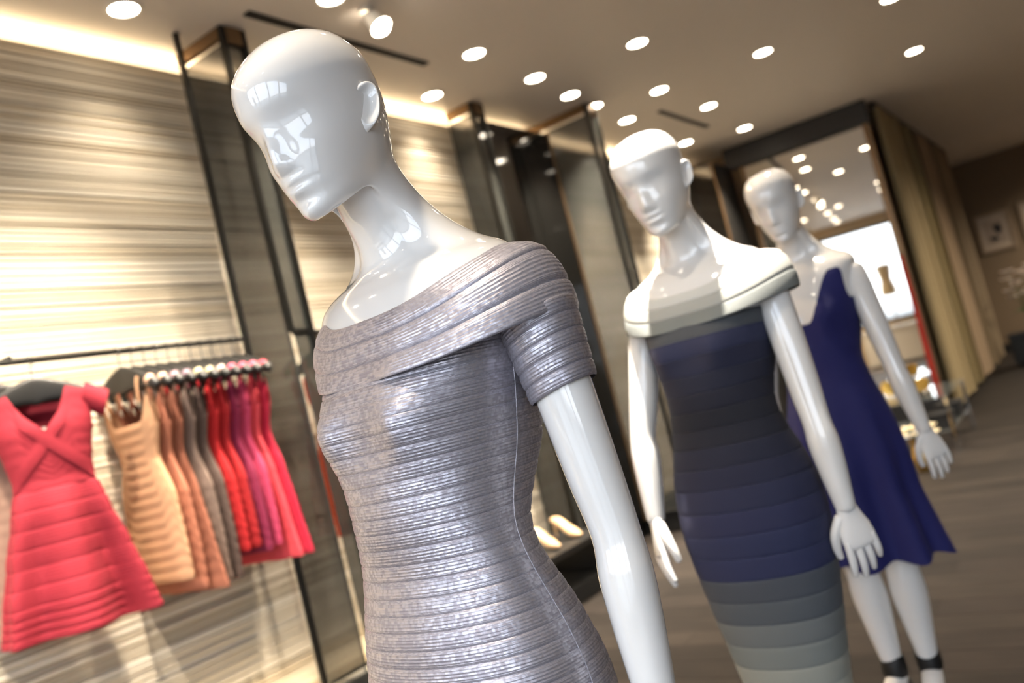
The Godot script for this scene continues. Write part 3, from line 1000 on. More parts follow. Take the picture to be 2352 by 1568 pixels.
# wide top that wraps chest and both shoulders; v runs 0 (neckline) to 1 (lower edge)
var cap_in := 0.0         # how much closer the lower edge lies to the arms
var right_share := 1.0    # how far the top reaches over the right shoulder: 0 narrow, 1 as wide as the left
const BARDOT := [
	# front height, side height, back height, front, back, half width on the left, half width on the right
	[1.388, 1.440, 1.420, 0.081, -0.136, 0.158, 0.140],
	[1.371, 1.428, 1.402, 0.088, -0.140, 0.193, 0.163],
	[1.352, 1.402, 1.380, 0.094, -0.144, 0.212, 0.175],
	[1.331, 1.370, 1.355, 0.100, -0.147, 0.223, 0.174],
	[1.310, 1.340, 1.330, 0.108, -0.149, 0.227, 0.158],
]
func bardot_point(v: float, a: float, lift: float) -> Vector3:
	var q := catmull(BARDOT, clampf(v, 0.0, 1.0) * (BARDOT.size() - 1))
	var s := spow(sin(a), 0.86)
	var c := spow(cos(a), 0.95)
	var x: float = ((q[5] if s > 0.0 else lerpf(q[6], q[5], right_share)) - cap_in * v + lift) * s
	var z: float = (q[3] + q[4]) / 2 + ((q[3] - q[4]) / 2 + lift) * c
	# the depth tapers towards the shoulder caps, which sit a little behind
	var k := pow(absf(sin(a)), 5.0)
	z = lerpf(z, (q[3] + q[4]) / 2 - 0.022 + ((q[3] - q[4]) / 2 + lift) * c * 0.80, k)
	var m := pow(absf(sin(a)), 2.6)
	var y: float = lerpf(q[0] if cos(a) > 0.0 else q[2], q[1], m)
	if cos(a) > 0.0: z += 0.020 * exp(-pow((y - 1.262) / 0.050, 2)) * exp(-pow((absf(x) - 0.068) / 0.034, 2))
	return Vector3(x, y, z)

func stand(root: Node3D, ankle_x: float) -> void:
	var b := MB.new()
	b.lathe(Vector3(0, 0, -0.02), [[0.001, 0.0], [0.17, 0.0], [0.17, 0.008], [0.165, 0.011], [0.001, 0.011]], 48)
	part("base_plate", b, M.steel, root)
	var r := MB.new()
	r.tube([Vector3(ankle_x, 0.01, -0.09), Vector3(ankle_x, 0.30, -0.075)], [0.006, 0.006], 12)
	part("support_rod", r, M.steel, root)

func mannequins() -> void:
	# --- silver foil dress
	var A := thing("mannequin", "glossy white mannequin in a silver lilac dress with short sleeves", "mannequin", Vector3(-0.7392, 0, -0.882), deg_to_rad(-5.0), "row of dressed mannequins")
	var mb := MB.new()
	add_trunk_and_head(mb, 176)
	add_arm(mb, [Vector3(0.176, 1.372, -0.036), Vector3(0.208, 1.07, -0.046), Vector3(0.214, 0.85, -0.035), Vector3(0.214, 0.70, -0.02)], Vector3(1, 0, 0), 0.35)
	add_arm(mb, [Vector3(-0.138, 1.365, -0.055), Vector3(-0.172, 1.12, -0.130), Vector3(-0.190, 0.94, -0.140), Vector3(-0.19, 0.80, -0.12)], Vector3(-0.3, 0, -1), 0.35)
	add_leg(mb, Vector3(0.078, 0.82, 0.0), Vector3(0.066, 0.47, 0.02), Vector3(0.055, 0.13, -0.035), Vector3(0.15, 0, 1))
	add_leg(mb, Vector3(-0.078, 0.82, 0.0), Vector3(-0.062, 0.47, 0.03), Vector3(-0.050, 0.13, -0.02), Vector3(-0.15, 0, 1))
	part("body", mb, M.gloss, A)
	var dr := Node3D.new()
	dr.name = "dress"
	A.add_child(dr)
	dr.set_meta("label", "silver lilac foil dress of narrow horizontal bands")
	var vv := 0.0
	right_share = 0.0
	for k in 3:
		var cuts := [0.0, 0.36, 0.70, 1.0]
		part("band", band(bardot_point, cuts[k], cuts[k + 1], 0.0035, 132, 8, 1.0, 0.03, vv), M.foil, dr)
		vv += 0.037
	var y := 1.345
	var n := 0
	while y > 0.49:
		var h: float = [0.0195, 0.0185, 0.0205][n % 3]
		part("band", band(dress_point, y, maxf(y - h, 0.475), 0.0015, 120, 6, 0.85, h, vv), M.foil, dr)
		vv += h + 0.013
		y -= h
		n += 1
	# sleeves: bands round the upper arm, higher on the outside
	for s in [1.0, -1.0]:
		var sh := Vector3(0.176, 1.385, -0.036) if s > 0 else Vector3(-0.138, 1.372, -0.055)
		var el := Vector3(0.208 * s, 1.07, -0.046) if s > 0 else Vector3(-0.172, 1.12, -0.130)
		var ax := (el - sh).normalized()
		var ox: Vector3 = (Vector3(s, 0, 0) - ax * ax.x * s).normalized()
		var oz := ax.cross(ox)
		var tube := func(v: float, a: float, lift: float) -> Vector3:
			var t := lerpf(0.044, 0.140, v)
			var r := lerpf(0.0500, 0.0425, v) + lift
			var tilt := lerpf(0.010, 0.006, v)
			return sh + ax * (t - tilt * cos(a)) + ox * cos(a) * r + oz * sin(a) * r
		for k in 5:
			part("sleeve_band", band(tube, k / 5.0, (k + 1) / 5.0, 0.0022, 56, 6, 0.32, 0.018, vv), M.foil, dr)
			vv += 0.031
	# side seams
	for s in [1.0, -1.0]:
		var seam := []
		var rr := []
		for i in 46:
			var yy := 1.315 - i * 0.018
			seam.append(dress_point(yy, PI / 2 * s, 0.0008))
			rr.append(0.0008)
		var sm := MB.new()
		sm.tube(seam, rr, 8)
		part("side_seam", sm, M.foil, dr)
	stand(A, 0.055)

	# --- banded dress from grey through navy to pale grey
	var B := thing("mannequin", "glossy white mannequin in a grey and navy banded dress", "mannequin", Vector3(-0.752, 0, -1.916), deg_to_rad(-3.0), "row of dressed mannequins")
	mb = MB.new()
	add_trunk_and_head(mb, 128)
	add_arm(mb, [Vector3(0.158, 1.365, -0.028), Vector3(0.197, 1.05, 0.015), Vector3(0.208, 0.865, 0.012), Vector3(0.226, 0.72, 0.000)], Vector3(0.62, 0, 0.78), 0.30)
	add_arm(mb, [Vector3(-0.158, 1.365, -0.028), Vector3(-0.200, 1.09, 0.050), Vector3(-0.200, 0.905, 0.085), Vector3(-0.196, 0.77, 0.120)], Vector3(-0.72, 0, 0.70), 0.30)
	add_leg(mb, Vector3(0.070, 0.80, 0.0), Vector3(0.052, 0.47, 0.02), Vector3(0.050, 0.13, -0.035), Vector3(0.15, 0, 1))
	add_leg(mb, Vector3(-0.070, 0.80, 0.0), Vector3(-0.052, 0.47, 0.03), Vector3(-0.050, 0.13, -0.02), Vector3(-0.15, 0, 1))
	part("body", mb, M.gloss, B)
	dr = Node3D.new()
	dr.name = "dress"
	B.add_child(dr)
	dr.set_meta("label", "dress of wide bands from pale grey to navy and back")
	right_share = 0.85
	cap_in = 0.010
	var top := [rgb(200, 198, 190), rgb(164, 163, 155), rgb(122, 124, 120)]
	for k in 3:
		part("band", band(bardot_point, k / 3.0, (k + 1) / 3.0, 0.003, 96, 6, 6.0, 0.9), knit(top[k]), dr)
	var bands := [
		[1.318, rgb(74, 76, 80)], [1.285, rgb(45, 48, 74)], [1.245, rgb(34, 36, 58)], [1.205, rgb(28, 30, 48)], [1.165, rgb(24, 25, 40)], [1.125, rgb(22, 23, 34)], [1.085, rgb(22, 23, 36)],
		[1.045, rgb(25, 27, 46)], [1.00, rgb(28, 30, 53)], [0.955, rgb(31, 34, 61)], [0.905, rgb(34, 37, 68)], [0.855, rgb(36, 41, 73)], [0.805, rgb(38, 43, 76)], [0.755, rgb(68, 72, 80)], [0.705, rgb(78, 82, 87)],
		[0.655, rgb(102, 105, 104)], [0.605, rgb(115, 118, 114)], [0.555, rgb(141, 141, 132)], [0.51, rgb(152, 152, 141)], [0.47, Color.BLACK]]
	for k in bands.size() - 1:
		part("band", band(dress_point, bands[k][0], bands[k + 1][0] + 0.0001, 0.0015, 96, 6, 6.0, 1.4), knit(bands[k][1]), dr)
	stand(B, 0.05)

	# --- blue flared dress
	var Cm := thing("mannequin", "glossy white mannequin in a royal blue sleeveless flared dress", "mannequin", Vector3(-0.772, 0, -2.885), deg_to_rad(-3.0), "row of dressed mannequins")
	mb = MB.new()
	add_trunk_and_head(mb, 112)
	add_arm(mb, [Vector3(0.150, 1.372, -0.030), Vector3(0.205, 1.06, 0.02), Vector3(0.235, 0.865, 0.01), Vector3(0.262, 0.73, 0.0)], Vector3(0.6, 0, 0.8), 0.30)
	add_arm(mb, [Vector3(-0.150, 1.372, -0.030), Vector3(-0.205, 1.06, 0.01), Vector3(-0.215, 0.865, 0.05), Vector3(-0.215, 0.73, 0.08)], Vector3(-1, 0, 0.1), 0.35)
	add_leg(mb, Vector3(0.074, 0.80, 0.0), Vector3(0.068, 0.47, 0.02), Vector3(0.056, 0.14, -0.035), Vector3(0.15, 0, 1))
	add_leg(mb, Vector3(-0.074, 0.80, 0.0), Vector3(-0.050, 0.47, 0.04), Vector3(-0.036, 0.14, 0.02), Vector3(-0.15, 0, 1))
	part("body", mb, M.gloss, Cm)
	dr = Node3D.new()
	dr.name = "dress"
	Cm.add_child(dr)
	dr.set_meta("label", "royal blue knitted dress with scooped neck and flared skirt")
	var blue := knit(rgb(16, 20, 84), 30.0, 0.8)
	var bodice := MB.new()
	var rows := []
	for i in 29:
		var t := i / 28.0
		var pts := PackedVector3Array()
		for k in 121:
			var a := TAU * k / 120
			var aa := absf(wrapf(a, -PI, PI))
			# top edge: a deep scoop in front, straps, low armholes, a shallow back
			var us := trunk_at(1.255) + (trunk_at(1.402) - trunk_at(1.255)) * smoothstep(0.12, 0.62, aa)
			if aa > 0.80: us = lerpf(trunk_at(1.402), trunk_at(1.305), smoothstep(0.80, 1.25, aa))
			if aa > 1.75: us = lerpf(trunk_at(1.305), trunk_at(1.395), smoothstep(1.75, 2.3, aa))
			var ub := trunk_at(1.07)
			pts.append(trunk_point(lerpf(us, ub, t), a, 0.005))
		rows.append(pts)
	bodice.grid(rows, true, Vector2.ZERO, Vector2(0.9, 0.3))
	part("bodice", bodice, blue, dr)
	var skirt := MB.new()
	rows = []
	for i in 31:
		var t := i / 30.0
		var yy := lerpf(1.072, 0.50, t)
		var pts := PackedVector3Array()
		for k in 145:
			var a := TAU * k / 144
			var fl := pow(t, 1.25)
			var wv := 0.020 * fl * sin(a * 9.0 + 0.6) + 0.008 * fl * sin(a * 5.0 + 2.0)
			var W := lerpf(0.127, 0.215, fl) + wv + 0.02 * sin(PI * minf(t * 1.6, 1.0))
			var D := lerpf(0.088, 0.165, fl) + wv + 0.02 * sin(PI * minf(t * 1.6, 1.0))
			pts.append(Vector3(W * spow(sin(a), 0.95), yy - 0.010 * fl * sin(a * 9.0 + 0.6), 0.026 * (1.0 - t) + D * spow(cos(a), 0.95)))
		rows.append(pts)
	skirt.grid(rows, true, Vector2.ZERO, Vector2(1.2, 0.57))
	part("skirt", skirt, blue, dr)
	for s in [[Vector3(0.056, 0.14, -0.035), Vector3(0.15, 0, 1)], [Vector3(-0.036, 0.14, 0.02), Vector3(-0.15, 0, 1)]]:
		var sh := Node3D.new()
		sh.name = "sandal"
		Cm.add_child(sh, true)
		var q: Vector3 = s[0]
		var d: Vector3 = s[1].normalized()
		var cuff := MB.new()
		cuff.tube([q + Vector3(0, -0.014, 0.0), q + Vector3(0, 0.004, 0), q + Vector3(0, 0.030, 0), q + Vector3(0, 0.048, 0)], [0.0365, 0.0385, 0.0375, 0.0350], 22, 1.0, Vector3.RIGHT, false)
		part("ankle_cuff", cuff, M.black, sh)
		var sole := MB.new()
		var cp := curve_points([q + Vector3(0, -0.050, 0) - d * 0.045, q + Vector3(0, -0.062, 0), Vector3(q.x, 0.030, q.z) + d * 0.085, Vector3(q.x, 0.006, q.z) + d * 0.13, Vector3(q.x, 0.006, q.z) + d * 0.19], [0.024, 0.026, 0.030, 0.034, 0.016], 4)
		sole.tube(cp[0], cp[1], 16, 0.2, d.cross(Vector3.UP))
		part("sole", sole, M.black, sh)
		var heel := MB.new()
		heel.tube([q + Vector3(0, -0.052, 0) - d * 0.045, Vector3(q.x, 0.003, q.z) - d * 0.05], [0.012, 0.005], 12)
		part("heel", heel, M.black, sh)
	stand(Cm, 0.056)

# ------------------------------------------------------------------ clothes on rails
const RAIL := Vector3(-3.21, 1.815, 0.0)

func lerp_table(T: Array, y: float, col: int) -> float:
	for i in T.size() - 1:
		if y >= T[i + 1][0]:
			var t := clampf((T[i][0] - y) / (T[i][0] - T[i + 1][0]), 0.0, 1.0)
			t = t * t * (3.0 - 2.0 * t) * 0.5 + t * 0.5
			return lerpf(T[i][col], T[i + 1][col], t)
	return T[T.size() - 1][col]

# a dress hanging free, facing +z, the rail at its origin: a flattened tube with folds in the skirt
func garment_point(T: Array, folds: float, count: float, shift: float, y: float, a: float, lift: float) -> Vector3:
	var W := lerp_table(T, y, 1)
	var D := lerp_table(T, y, 2)
	var low := clampf((-0.42 - y) / 0.55, 0.0, 1.0)
	var f := folds * low * (sin(a * count + shift) + 0.4 * sin(a * (count - 2.0) + shift * 2.3))
	return Vector3((W + f * 0.35 + lift) * spow(sin(a), 0.85), y, (D + f + lift) * spow(cos(a), 0.85))

func hanger(label: String, at: Vector3, turn: float, group: String, mark = null) -> Node3D:
	var o := thing("clothes_hanger", label, "hanger", at, turn, group)
	var mb := MB.new()
	# solid black shoulders, thicker at their ends
	var rows := []
	for i in 25:
		var t := i / 24.0 * 2.0 - 1.0
		var at_ := absf(t)
		var x := t * 0.205
		var top := -0.062 - 0.085 * pow(at_, 1.35)
		var h := lerpf(0.105, 0.046, pow(at_, 0.8))
		var dp := lerpf(0.010, 0.019, at_)
		var e := 1.0 if at_ < 0.999 else 0.25
		var pts := PackedVector3Array()
		for k in 17:
			var a := TAU * k / 16
			pts.append(Vector3(x, top - h / 2 + spow(cos(a), 0.7) * h / 2 * e, spow(sin(a), 0.7) * dp * e))
		rows.append(pts)
	mb.grid(rows, true)
	part("shoulders", mb, M.black, o)
	var hk := MB.new()
	var pts := [Vector3(0, -0.065, 0), Vector3(0, -0.040, 0)]
	var rr := [0.0022, 0.0022]
	for k in 13:
		var a := -PI / 2 + PI * 1.45 * k / 12.0
		pts.append(Vector3(cos(a) * 0.0165 - 0.0, -0.001 + sin(a) * 0.0165, 0))
		rr.append(0.0022)
	hk.tube(pts, rr, 8, 1.0, Vector3.BACK)
	part("hook", hk, M.steel, o)
	if mark != null:
		var ring := MB.new()
		ring.tube([Vector3(0.172, -0.150, 0), Vector3(0.181, -0.157, 0)], [0.0225, 0.0225], 20, 1.1, Vector3.BACK)
		part("size_ring", ring, mark, o)
		var knob := MB.new()
		knob.tube([Vector3(0.183, -0.158, 0), Vector3(0.200, -0.168, 0), Vector3(0.212, -0.178, 0)], [0.021, 0.022, 0.015], 20, 1.1, Vector3.BACK)
		part("end_pad", knob, M.black, o)
	return o

func rail(label: String, z0: float, z1: float, posts: Array) -> void:
	var r := thing("clothes_rail", label, "clothes rail", Vector3(RAIL.x, 0, z0))
	var mb := MB.new()
	mb.tube([Vector3(0, RAIL.y, 0), Vector3(0, RAIL.y, z1 - z0)], [0.0115, 0.0115], 16)
	part("bar", mb, M.black_metal, r)
	for z in posts:
		part("post", slab(Vector3(-0.013, 0.0, z - z0 - 0.013), Vector3(0.013, 3.298, z - z0 + 0.013), 0.003), M.black_metal, r)
	for z in ([-1.635, 0.6] if z0 > 0 else [-3.3, -4.6]):
		var b := MB.new()
		b.box(Vector3(-0.105, RAIL.y + 0.018, z - z0), Vector3(0.22, 0.014, 0.014), 0.002)
		part("wall_bracket", b, M.black_metal, r)

func hung_dress(label: String, mat: Material, at: Vector3, turn: float, T: Array, hem: float, folds: float, group: String, straps := true, second: Material = null) -> Node3D:
	var o := thing("hanging_dress", label, "dress", at, turn, group)
	var sf := rng.randf() * 6.0
	var top := -0.30
	var body := MB.new()
	var rows := []
	var nb := 15
	# bands sewn one under the other: a small step at each seam
	for i in nb * 4 + 1:
		var t := float(i) / (nb * 4)
		var ph := fposmod(t * nb, 1.0)
		var lift := -0.0025 if (i % 4 == 0) else 0.0
		var pts := PackedVector3Array()
		for k in 73:
			var a := TAU * k / 72
			var s := absf(sin(a))
			var yt := top + 0.10 * smoothstep(0.45, 0.85, s) - 0.12 * smoothstep(0.88, 1.0, s)
			pts.append(garment_point(T, folds, 7.0, sf, lerpf(yt, hem, t) , a, lift + 0.0 * ph))
		rows.append(pts)
	body.grid(rows, true, Vector2.ZERO, Vector2(0.9, 0.8))
	part("body", body, mat, o)
	if straps:
		for s in [-1.0, 1.0]:
			var st := MB.new()
			var cp := curve_points([Vector3(0.105 * s, -0.22, 0.023), Vector3(0.112 * s, -0.140, 0.018), Vector3(0.116 * s, -0.110, 0.0), Vector3(0.112 * s, -0.140, -0.018), Vector3(0.105 * s, -0.22, -0.023)], [0.009, 0.009, 0.009, 0.009, 0.009], 5)
			st.tube(cp[0], cp[1], 12, 0.25, Vector3.RIGHT)
			part("strap", st, second if second else mat, o)
	return o

func clothes() -> void:
	rail("black clothes rail before the first glass screen, with the coral dress", 2.0, -2.69, [-2.69, 1.0])
	rail("black clothes rail beyond the first glass screen, with the orange dress", -2.99, -4.95, [])
	var row_group := "dresses in the row on the first rail"
	var hang_group := "black hangers of the row on the first rail"
	var fit := [[-0.10, 0.13, 0.020], [-0.20, 0.175, 0.024], [-0.30, 0.170, 0.027], [-0.44, 0.125, 0.023], [-0.60, 0.178, 0.026], [-0.80, 0.182, 0.025], [-1.00, 0.172, 0.024]]
	var flare := [[-0.10, 0.13, 0.020], [-0.20, 0.175, 0.024], [-0.30, 0.165, 0.027], [-0.44, 0.120, 0.023], [-0.60, 0.165, 0.025], [-0.80, 0.195, 0.023], [-1.00, 0.225, 0.022]]
	var R := [
		["peach knitted dress, first in the row beside the coral dress", rgb(192, 147, 111), -0.93, 0, rgb(202, 163, 137)],
		["salmon tan dress between the peach and the brown ones", rgb(168, 104, 79), -0.98, 0, rgb(204, 168, 144)],
		["tan brown dress next to the salmon tan one", rgb(147, 89, 67), -1.00, 1, rgb(146, 120, 129)],
		["taupe dress between the tan brown and the speckled one", rgb(115, 96, 86), -0.99, 0, rgb(129, 107, 120)],
		["speckled grey brown dress next to the bright red one", rgb(104, 86, 79), -0.99, 0, rgb(193, 184, 146)],
		["bright red dress next to the speckled grey brown one", rgb(177, 20, 25), -0.90, 0, rgb(189, 180, 146)],
		["deep red dress between bright red and magenta", rgb(158, 17, 24), -0.90, 0, rgb(197, 172, 163)],
		["dark magenta dress between deep red and pink", rgb(129, 25, 63), -0.93, 0, rgb(193, 77, 103)],
		["light pink dress between magenta and crimson", rgb(189, 60, 96), -0.92, 0, rgb(193, 77, 103)],
		["coral pink long dress behind the light pink one", rgb(206, 67, 79), -0.99, 1, rgb(193, 77, 103)],
		["crimson dress, last in the row next to the glass screen", rgb(184, 29, 61), -0.99, 1, rgb(193, 51, 77)],
	]
	var z := -2.05
	for i in R.size():
		var q: Array = R[i]
		var turn := 0.0
		var m := knit(q[1], 26.0)
		if i == 4: m = speckled(q[1])
		hanger("black hanger of the " + (q[0] as String).get_slice(",", 0).get_slice(" between", 0).get_slice(" next", 0).get_slice(" behind", 0), Vector3(RAIL.x, RAIL.y, z), turn, hang_group, std(q[4], 0.5))
		hung_dress(q[0], m, Vector3(RAIL.x, RAIL.y, z), turn, flare if q[3] else fit, q[2], 0.006 if q[3] else 0.003, row_group)
		z -= 0.0555
	# coral dress that faces the room, and a pale dress behind it
	coral_dress(Vector3(RAIL.x, RAIL.y, -1.70), deg_to_rad(66.0))
	hanger("black hanger of the coral dress with cap sleeves", Vector3(RAIL.x, RAIL.y, -1.70), deg_to_rad(66.0), "")
	hanger("black hanger of the pale taupe dress behind the coral dress", Vector3(-3.345, RAIL.y + 0.012, -1.635), deg_to_rad(72.0), "")
	hung_dress("pale taupe dress behind the coral dress", knit(rgb(150, 120, 105), 26.0), Vector3(-3.345, RAIL.y + 0.012, -1.635), deg_to_rad(72.0), fit, -0.98, 0.003, "")
	# orange dresses on the rail beyond the screen
	hanger("black hanger of the orange dress beyond the glass screen", Vector3(RAIL.x, RAIL.y, -3.13), 0.0, "")
	hung_dress("burnt orange dress on the rail beyond the first glass screen", knit(rgb(214, 74, 22), 26.0), Vector3(RAIL.x, RAIL.y, -3.13), 0.0, fit, -1.02, 0.010, "")

func speckled(c: Color) -> StandardMaterial3D:
	var im := Image.create(256, 256, false, Image.FORMAT_RGB8)
	var n := noise(0.09, 41, 3)
	for y in 256:
		for x in 256:
			var g: float = n.get_noise_2d(x, y)
			im.set_pixel(x, y, Color(0.5, 0.45, 0.45) if g > 0.05 else Color(1, 0.98, 0.95))
	var m := knit(c, 26.0)
	m.albedo_texture = ImageTexture.create_from_image(im)
	return m

func coral_dress(at: Vector3, turn: float) -> void:
	var o := thing("hanging_dress", "coral pink dress with crossed bands and cap sleeves, facing the room", "dress", at, turn)
	var T := [[-0.09, 0.165, 0.022], [-0.16, 0.172, 0.040], [-0.26, 0.165, 0.062], [-0.36, 0.145, 0.060], [-0.44, 0.132, 0.055], [-0.56, 0.160, 0.070], [-0.72, 0.200, 0.070], [-0.86, 0.232, 0.082], [-1.02, 0.258, 0.088]]
	var mat := knit(rgb(136, 16, 37), 26.0)
	var edge := func(a: float) -> float:
		var x := absf(sin(a)) * 0.168
		if cos(a) > 0.0:
			return lerpf(-0.305, -0.115, clampf(x / 0.088, 0.0, 1.0)) if x < 0.088 else -0.115 - (x - 0.088) * 0.35
		return -0.150 if x < 0.080 else lerpf(-0.150, -0.143, (x - 0.080) / 0.088)
	var bod := MB.new()
	var rows := []
	for i in 33:
		var t := i / 32.0
		var pts := PackedVector3Array()
		for k in 145:
			var a := TAU * k / 144
			var y := lerpf(edge.call(a), -0.47, t)
			pts.append(garment_point(T, 0.0, 6.0, 0.0, y, a, -0.0015 if i % 4 == 0 else 0.0))
		rows.append(pts)
	bod.grid(rows, true, Vector2.ZERO, Vector2(0.8, 0.4))
	part("bodice", bod, mat, o)
	# two bands that cross below the neckline
	for s in [-1.0, 1.0]:
		var w := MB.new()
		var rr := []
		for j in 5:
			var pts := PackedVector3Array()
			for k in 41:
				var t := k / 40.0
				var x: float = lerpf(-0.075, 0.128, t) * s
				var y := lerpf(-0.175, -0.405, pow(t, 0.92)) - 0.016 * j
				var W := lerp_table(T, y, 1)
				var a := asin(clampf(pow(absf(x) / W, 1.0 / 0.85), 0.0, 1.0)) * signf(x)
				var p := garment_point(T, 0.0, 6.0, 0.0, y, a, 0.004 + (0.002 if s > 0 else 0.0) + 0.0018 * sin(PI * j / 4.0))
				pts.append(p)
			rr.append(pts)
		w.grid(rr, false, Vector2.ZERO, Vector2(0.3, 0.09), false, Vector3(0, -0.3, -0.3))
		part("crossed_band", w, mat, o)
	# skirt: bands with a seam between them; the lowest are narrow lace bands
	var cuts := [-0.47, -0.535, -0.60, -0.665, -0.73, -0.795, -0.86, -0.895, -0.925, -0.955, -0.985]
	for k in cuts.size() - 1:
		var f := func(y: float, a: float, lift: float) -> Vector3: return garment_point(T, 0.052, 6.0, 1.1, y, a, lift)
		part("skirt_band", band(f, cuts[k], cuts[k + 1], 0.003 if k < 6 else 0.005, 128, 6, 1.0, 0.05), mat, o)
	for s in [-1.0, 1.0]:
		var sl := MB.new()
		var rr := []
		for i in 9:
			var t := i / 8.0
			var pts := PackedVector3Array()
			for k in 33:
				var a := TAU * k / 32
				var c := Vector3(lerpf(0.150, 0.222, t) * s, lerpf(-0.155, -0.205, t), 0.0)
				pts.append(c + Vector3(0.018 * s * cos(a), (0.044 + 0.004 * t) * cos(a), (0.030 + 0.006 * t + (0.002 if i % 2 else 0.0)) * sin(a)))
			rr.append(pts)
		sl.grid(rr, true, Vector2.ZERO, Vector2(0.3, 0.08))
		part("cap_sleeve", sl, mat, o)
	part("size_label", slab(Vector3(-0.014, -0.262, -0.046), Vector3(0.016, -0.245, -0.044), 0.0005), std(rgb(220, 215, 205), 0.7), o)

# ------------------------------------------------------------------ small things
func small_things() -> void:
	# low glass table before the mirror
	var t := thing("glass_table", "low glass table with steel legs before the mirror", "table", Vector3(-1.62, 0, -8.25))
	part("table_top", slab(Vector3(-0.40, 0.44, -0.55), Vector3(0.40, 0.455, 0.55), 0.003), M.clear, t)
	part("lower_shelf", slab(Vector3(-0.37, 0.16, -0.52), Vector3(0.37, 0.17, 0.52), 0.003), M.clear, t)
	for sx in [-1, 1]:
		for sz in [-1, 1]:
			part("leg", slab(Vector3(0.385 * sx - 0.014, 0, 0.53 * sz - 0.014), Vector3(0.385 * sx + 0.014, 0.44, 0.53 * sz + 0.014), 0.003), M.chrome, t)
	for q in [[Vector3(-1.36, 0.17, -8.60), "black box on the lower shelf of the glass table, next to the mirror"], [Vector3(-1.36, 0.17, -7.95), "black box on the lower shelf of the glass table, away from the mirror"]]:
		var b := thing("black_box", q[1], "box", q[0])
		part("body", slab(Vector3(-0.10, 0, -0.14), Vector3(0.10, 0.10, 0.14), 0.004), M.black, b)
		part("lid", slab(Vector3(-0.104, 0.10, -0.144), Vector3(0.104, 0.125, 0.144), 0.004), M.black_matte, b)
	var gold := std(rgb(206, 166, 84), 0.3, 0.9)
	for q in [[Vector3(-1.78, 0.455, -8.60), 0.20, "gold clutch bag on the glass table beside the mirror"], [Vector3(-1.52, 0.455, -8.45), 0.16, "smaller gold clutch bag on the glass table"]]:
		var g := thing("clutch_bag", q[2], "bag", q[0], 0.4)
		var mb := MB.new()
		var rows := []
		for i in 11:
			var u := i / 10.0
			var pts := PackedVector3Array()
			for k in 25:
				var a := TAU * k / 24
				var w: float = q[1] * 0.5 * sin(PI * clampf(0.06 + 0.88 * u, 0, 1)) ** 0.2
				pts.append(Vector3(spow(cos(a), 0.6) * w, u * q[1] * 0.62, spow(sin(a), 0.8) * lerpf(0.035, 0.012, u)))
			rows.append(pts)
		mb.grid(rows, true)
		part("body", mb, gold, g)
		part("clasp", slab(Vector3(-0.012, q[1] * 0.60, -0.010), Vector3(0.012, q[1] * 0.66, 0.010), 0.003), M.chrome, g)
	var tr := thing("silver_tray", "oval silver tray on the glass table", "tray", Vector3(-1.50, 0.455, -7.98))
	var tm := MB.new()
	tm.lathe(Vector3.ZERO, [[0.002, 0.002], [0.12, 0.004], [0.15, 0.022], [0.153, 0.022], [0.124, 0.0], [0.002, 0.0]], 32)
	part("dish", tm, M.chrome, tr)
	var vz := thing("flower_vase", "small gold vase with cream flowers on the floor before the glass table", "vase", Vector3(-1.38, 0.0, -7.05))
	vase(vz, gold, 0.24, 0.075, std(rgb(244, 228, 190), 0.7), 9, 0.34, 0.12, 5, 1.4)
	# white plinth and a beige dress form before the shop window
	var pl := thing("display_plinth", "white display plinth under the shop window", "plinth", Vector3(-2.15, 0, 1.75))
	part("body", slab(Vector3(-0.62, 0.04, -0.32), Vector3(0.62, 0.74, 0.32), 0.004), M.white_trim, pl)
	part("top_board", slab(Vector3(-0.64, 0.74, -0.34), Vector3(0.64, 0.78, 0.34), 0.004), M.white_trim, pl)
	part("base", slab(Vector3(-0.58, 0.0, -0.28), Vector3(0.58, 0.04, 0.28), 0.004), M.black, pl)
	var df := thing("dress_form", "headless beige dress form on the white display plinth", "dress form", Vector3(-2.02, 0.78, 1.78), PI)
	var fm := MB.new()
	var fr := []
	for i in 61:
		var pts := PackedVector3Array()
		for k in 49: pts.append(trunk_point(i * 24.0 / 60.0, TAU * k / 48, 0.002) + Vector3(0, -0.10, 0))
		fr.append(pts)
	for e in [[0, true], [60, false]]:
		var c := Vector3.ZERO
		for q in fr[e[0]]: c += q / 49.0
		var pts := PackedVector3Array()
		for k in 49: pts.append(c)
		if e[1]: fr.insert(0, pts)
		else: fr.append(pts)
	fm.grid(fr, true)
	part("torso", fm, knit(rgb(196, 176, 140), 20.0), df)
	var fs := MB.new()
	fs.tube([Vector3(0, 0.02, 0), Vector3(0, 0.70, 0)], [0.014, 0.014], 12)
	fs.lathe(Vector3.ZERO, [[0.001, 0.0], [0.14, 0.0], [0.14, 0.012], [0.02, 0.03]], 32)
	part("pole", fs, M.bronze, df)
	# console with a vase of white orchids near the picture wall
	var c := thing("low_cabinet", "low dark cabinet by the brown wall", "cabinet", Vector3(-0.85, 0, -14.0))
	part("body", slab(Vector3(-0.38, 0.05, -0.2), Vector3(0.38, 0.42, 0.18), 0.004), M.black, c)
	for sx in [-1, 1]:
		part("door", slab(Vector3(0.19 * sx - 0.18, 0.07, 0.18), Vector3(0.19 * sx + 0.18, 0.40, 0.195), 0.003), M.black_metal, c)
	part("top_board", slab(Vector3(-0.40, 0.42, -0.22), Vector3(0.40, 0.45, 0.22), 0.004), M.black, c)
	part("base", slab(Vector3(-0.34, 0.0, -0.17), Vector3(0.34, 0.05, 0.15), 0.003), M.black_matte, c)
	var ov := thing("orchid_vase", "glass vase with white blossoms on the low dark cabinet", "vase", Vector3(-0.92, 0.45, -13.95))
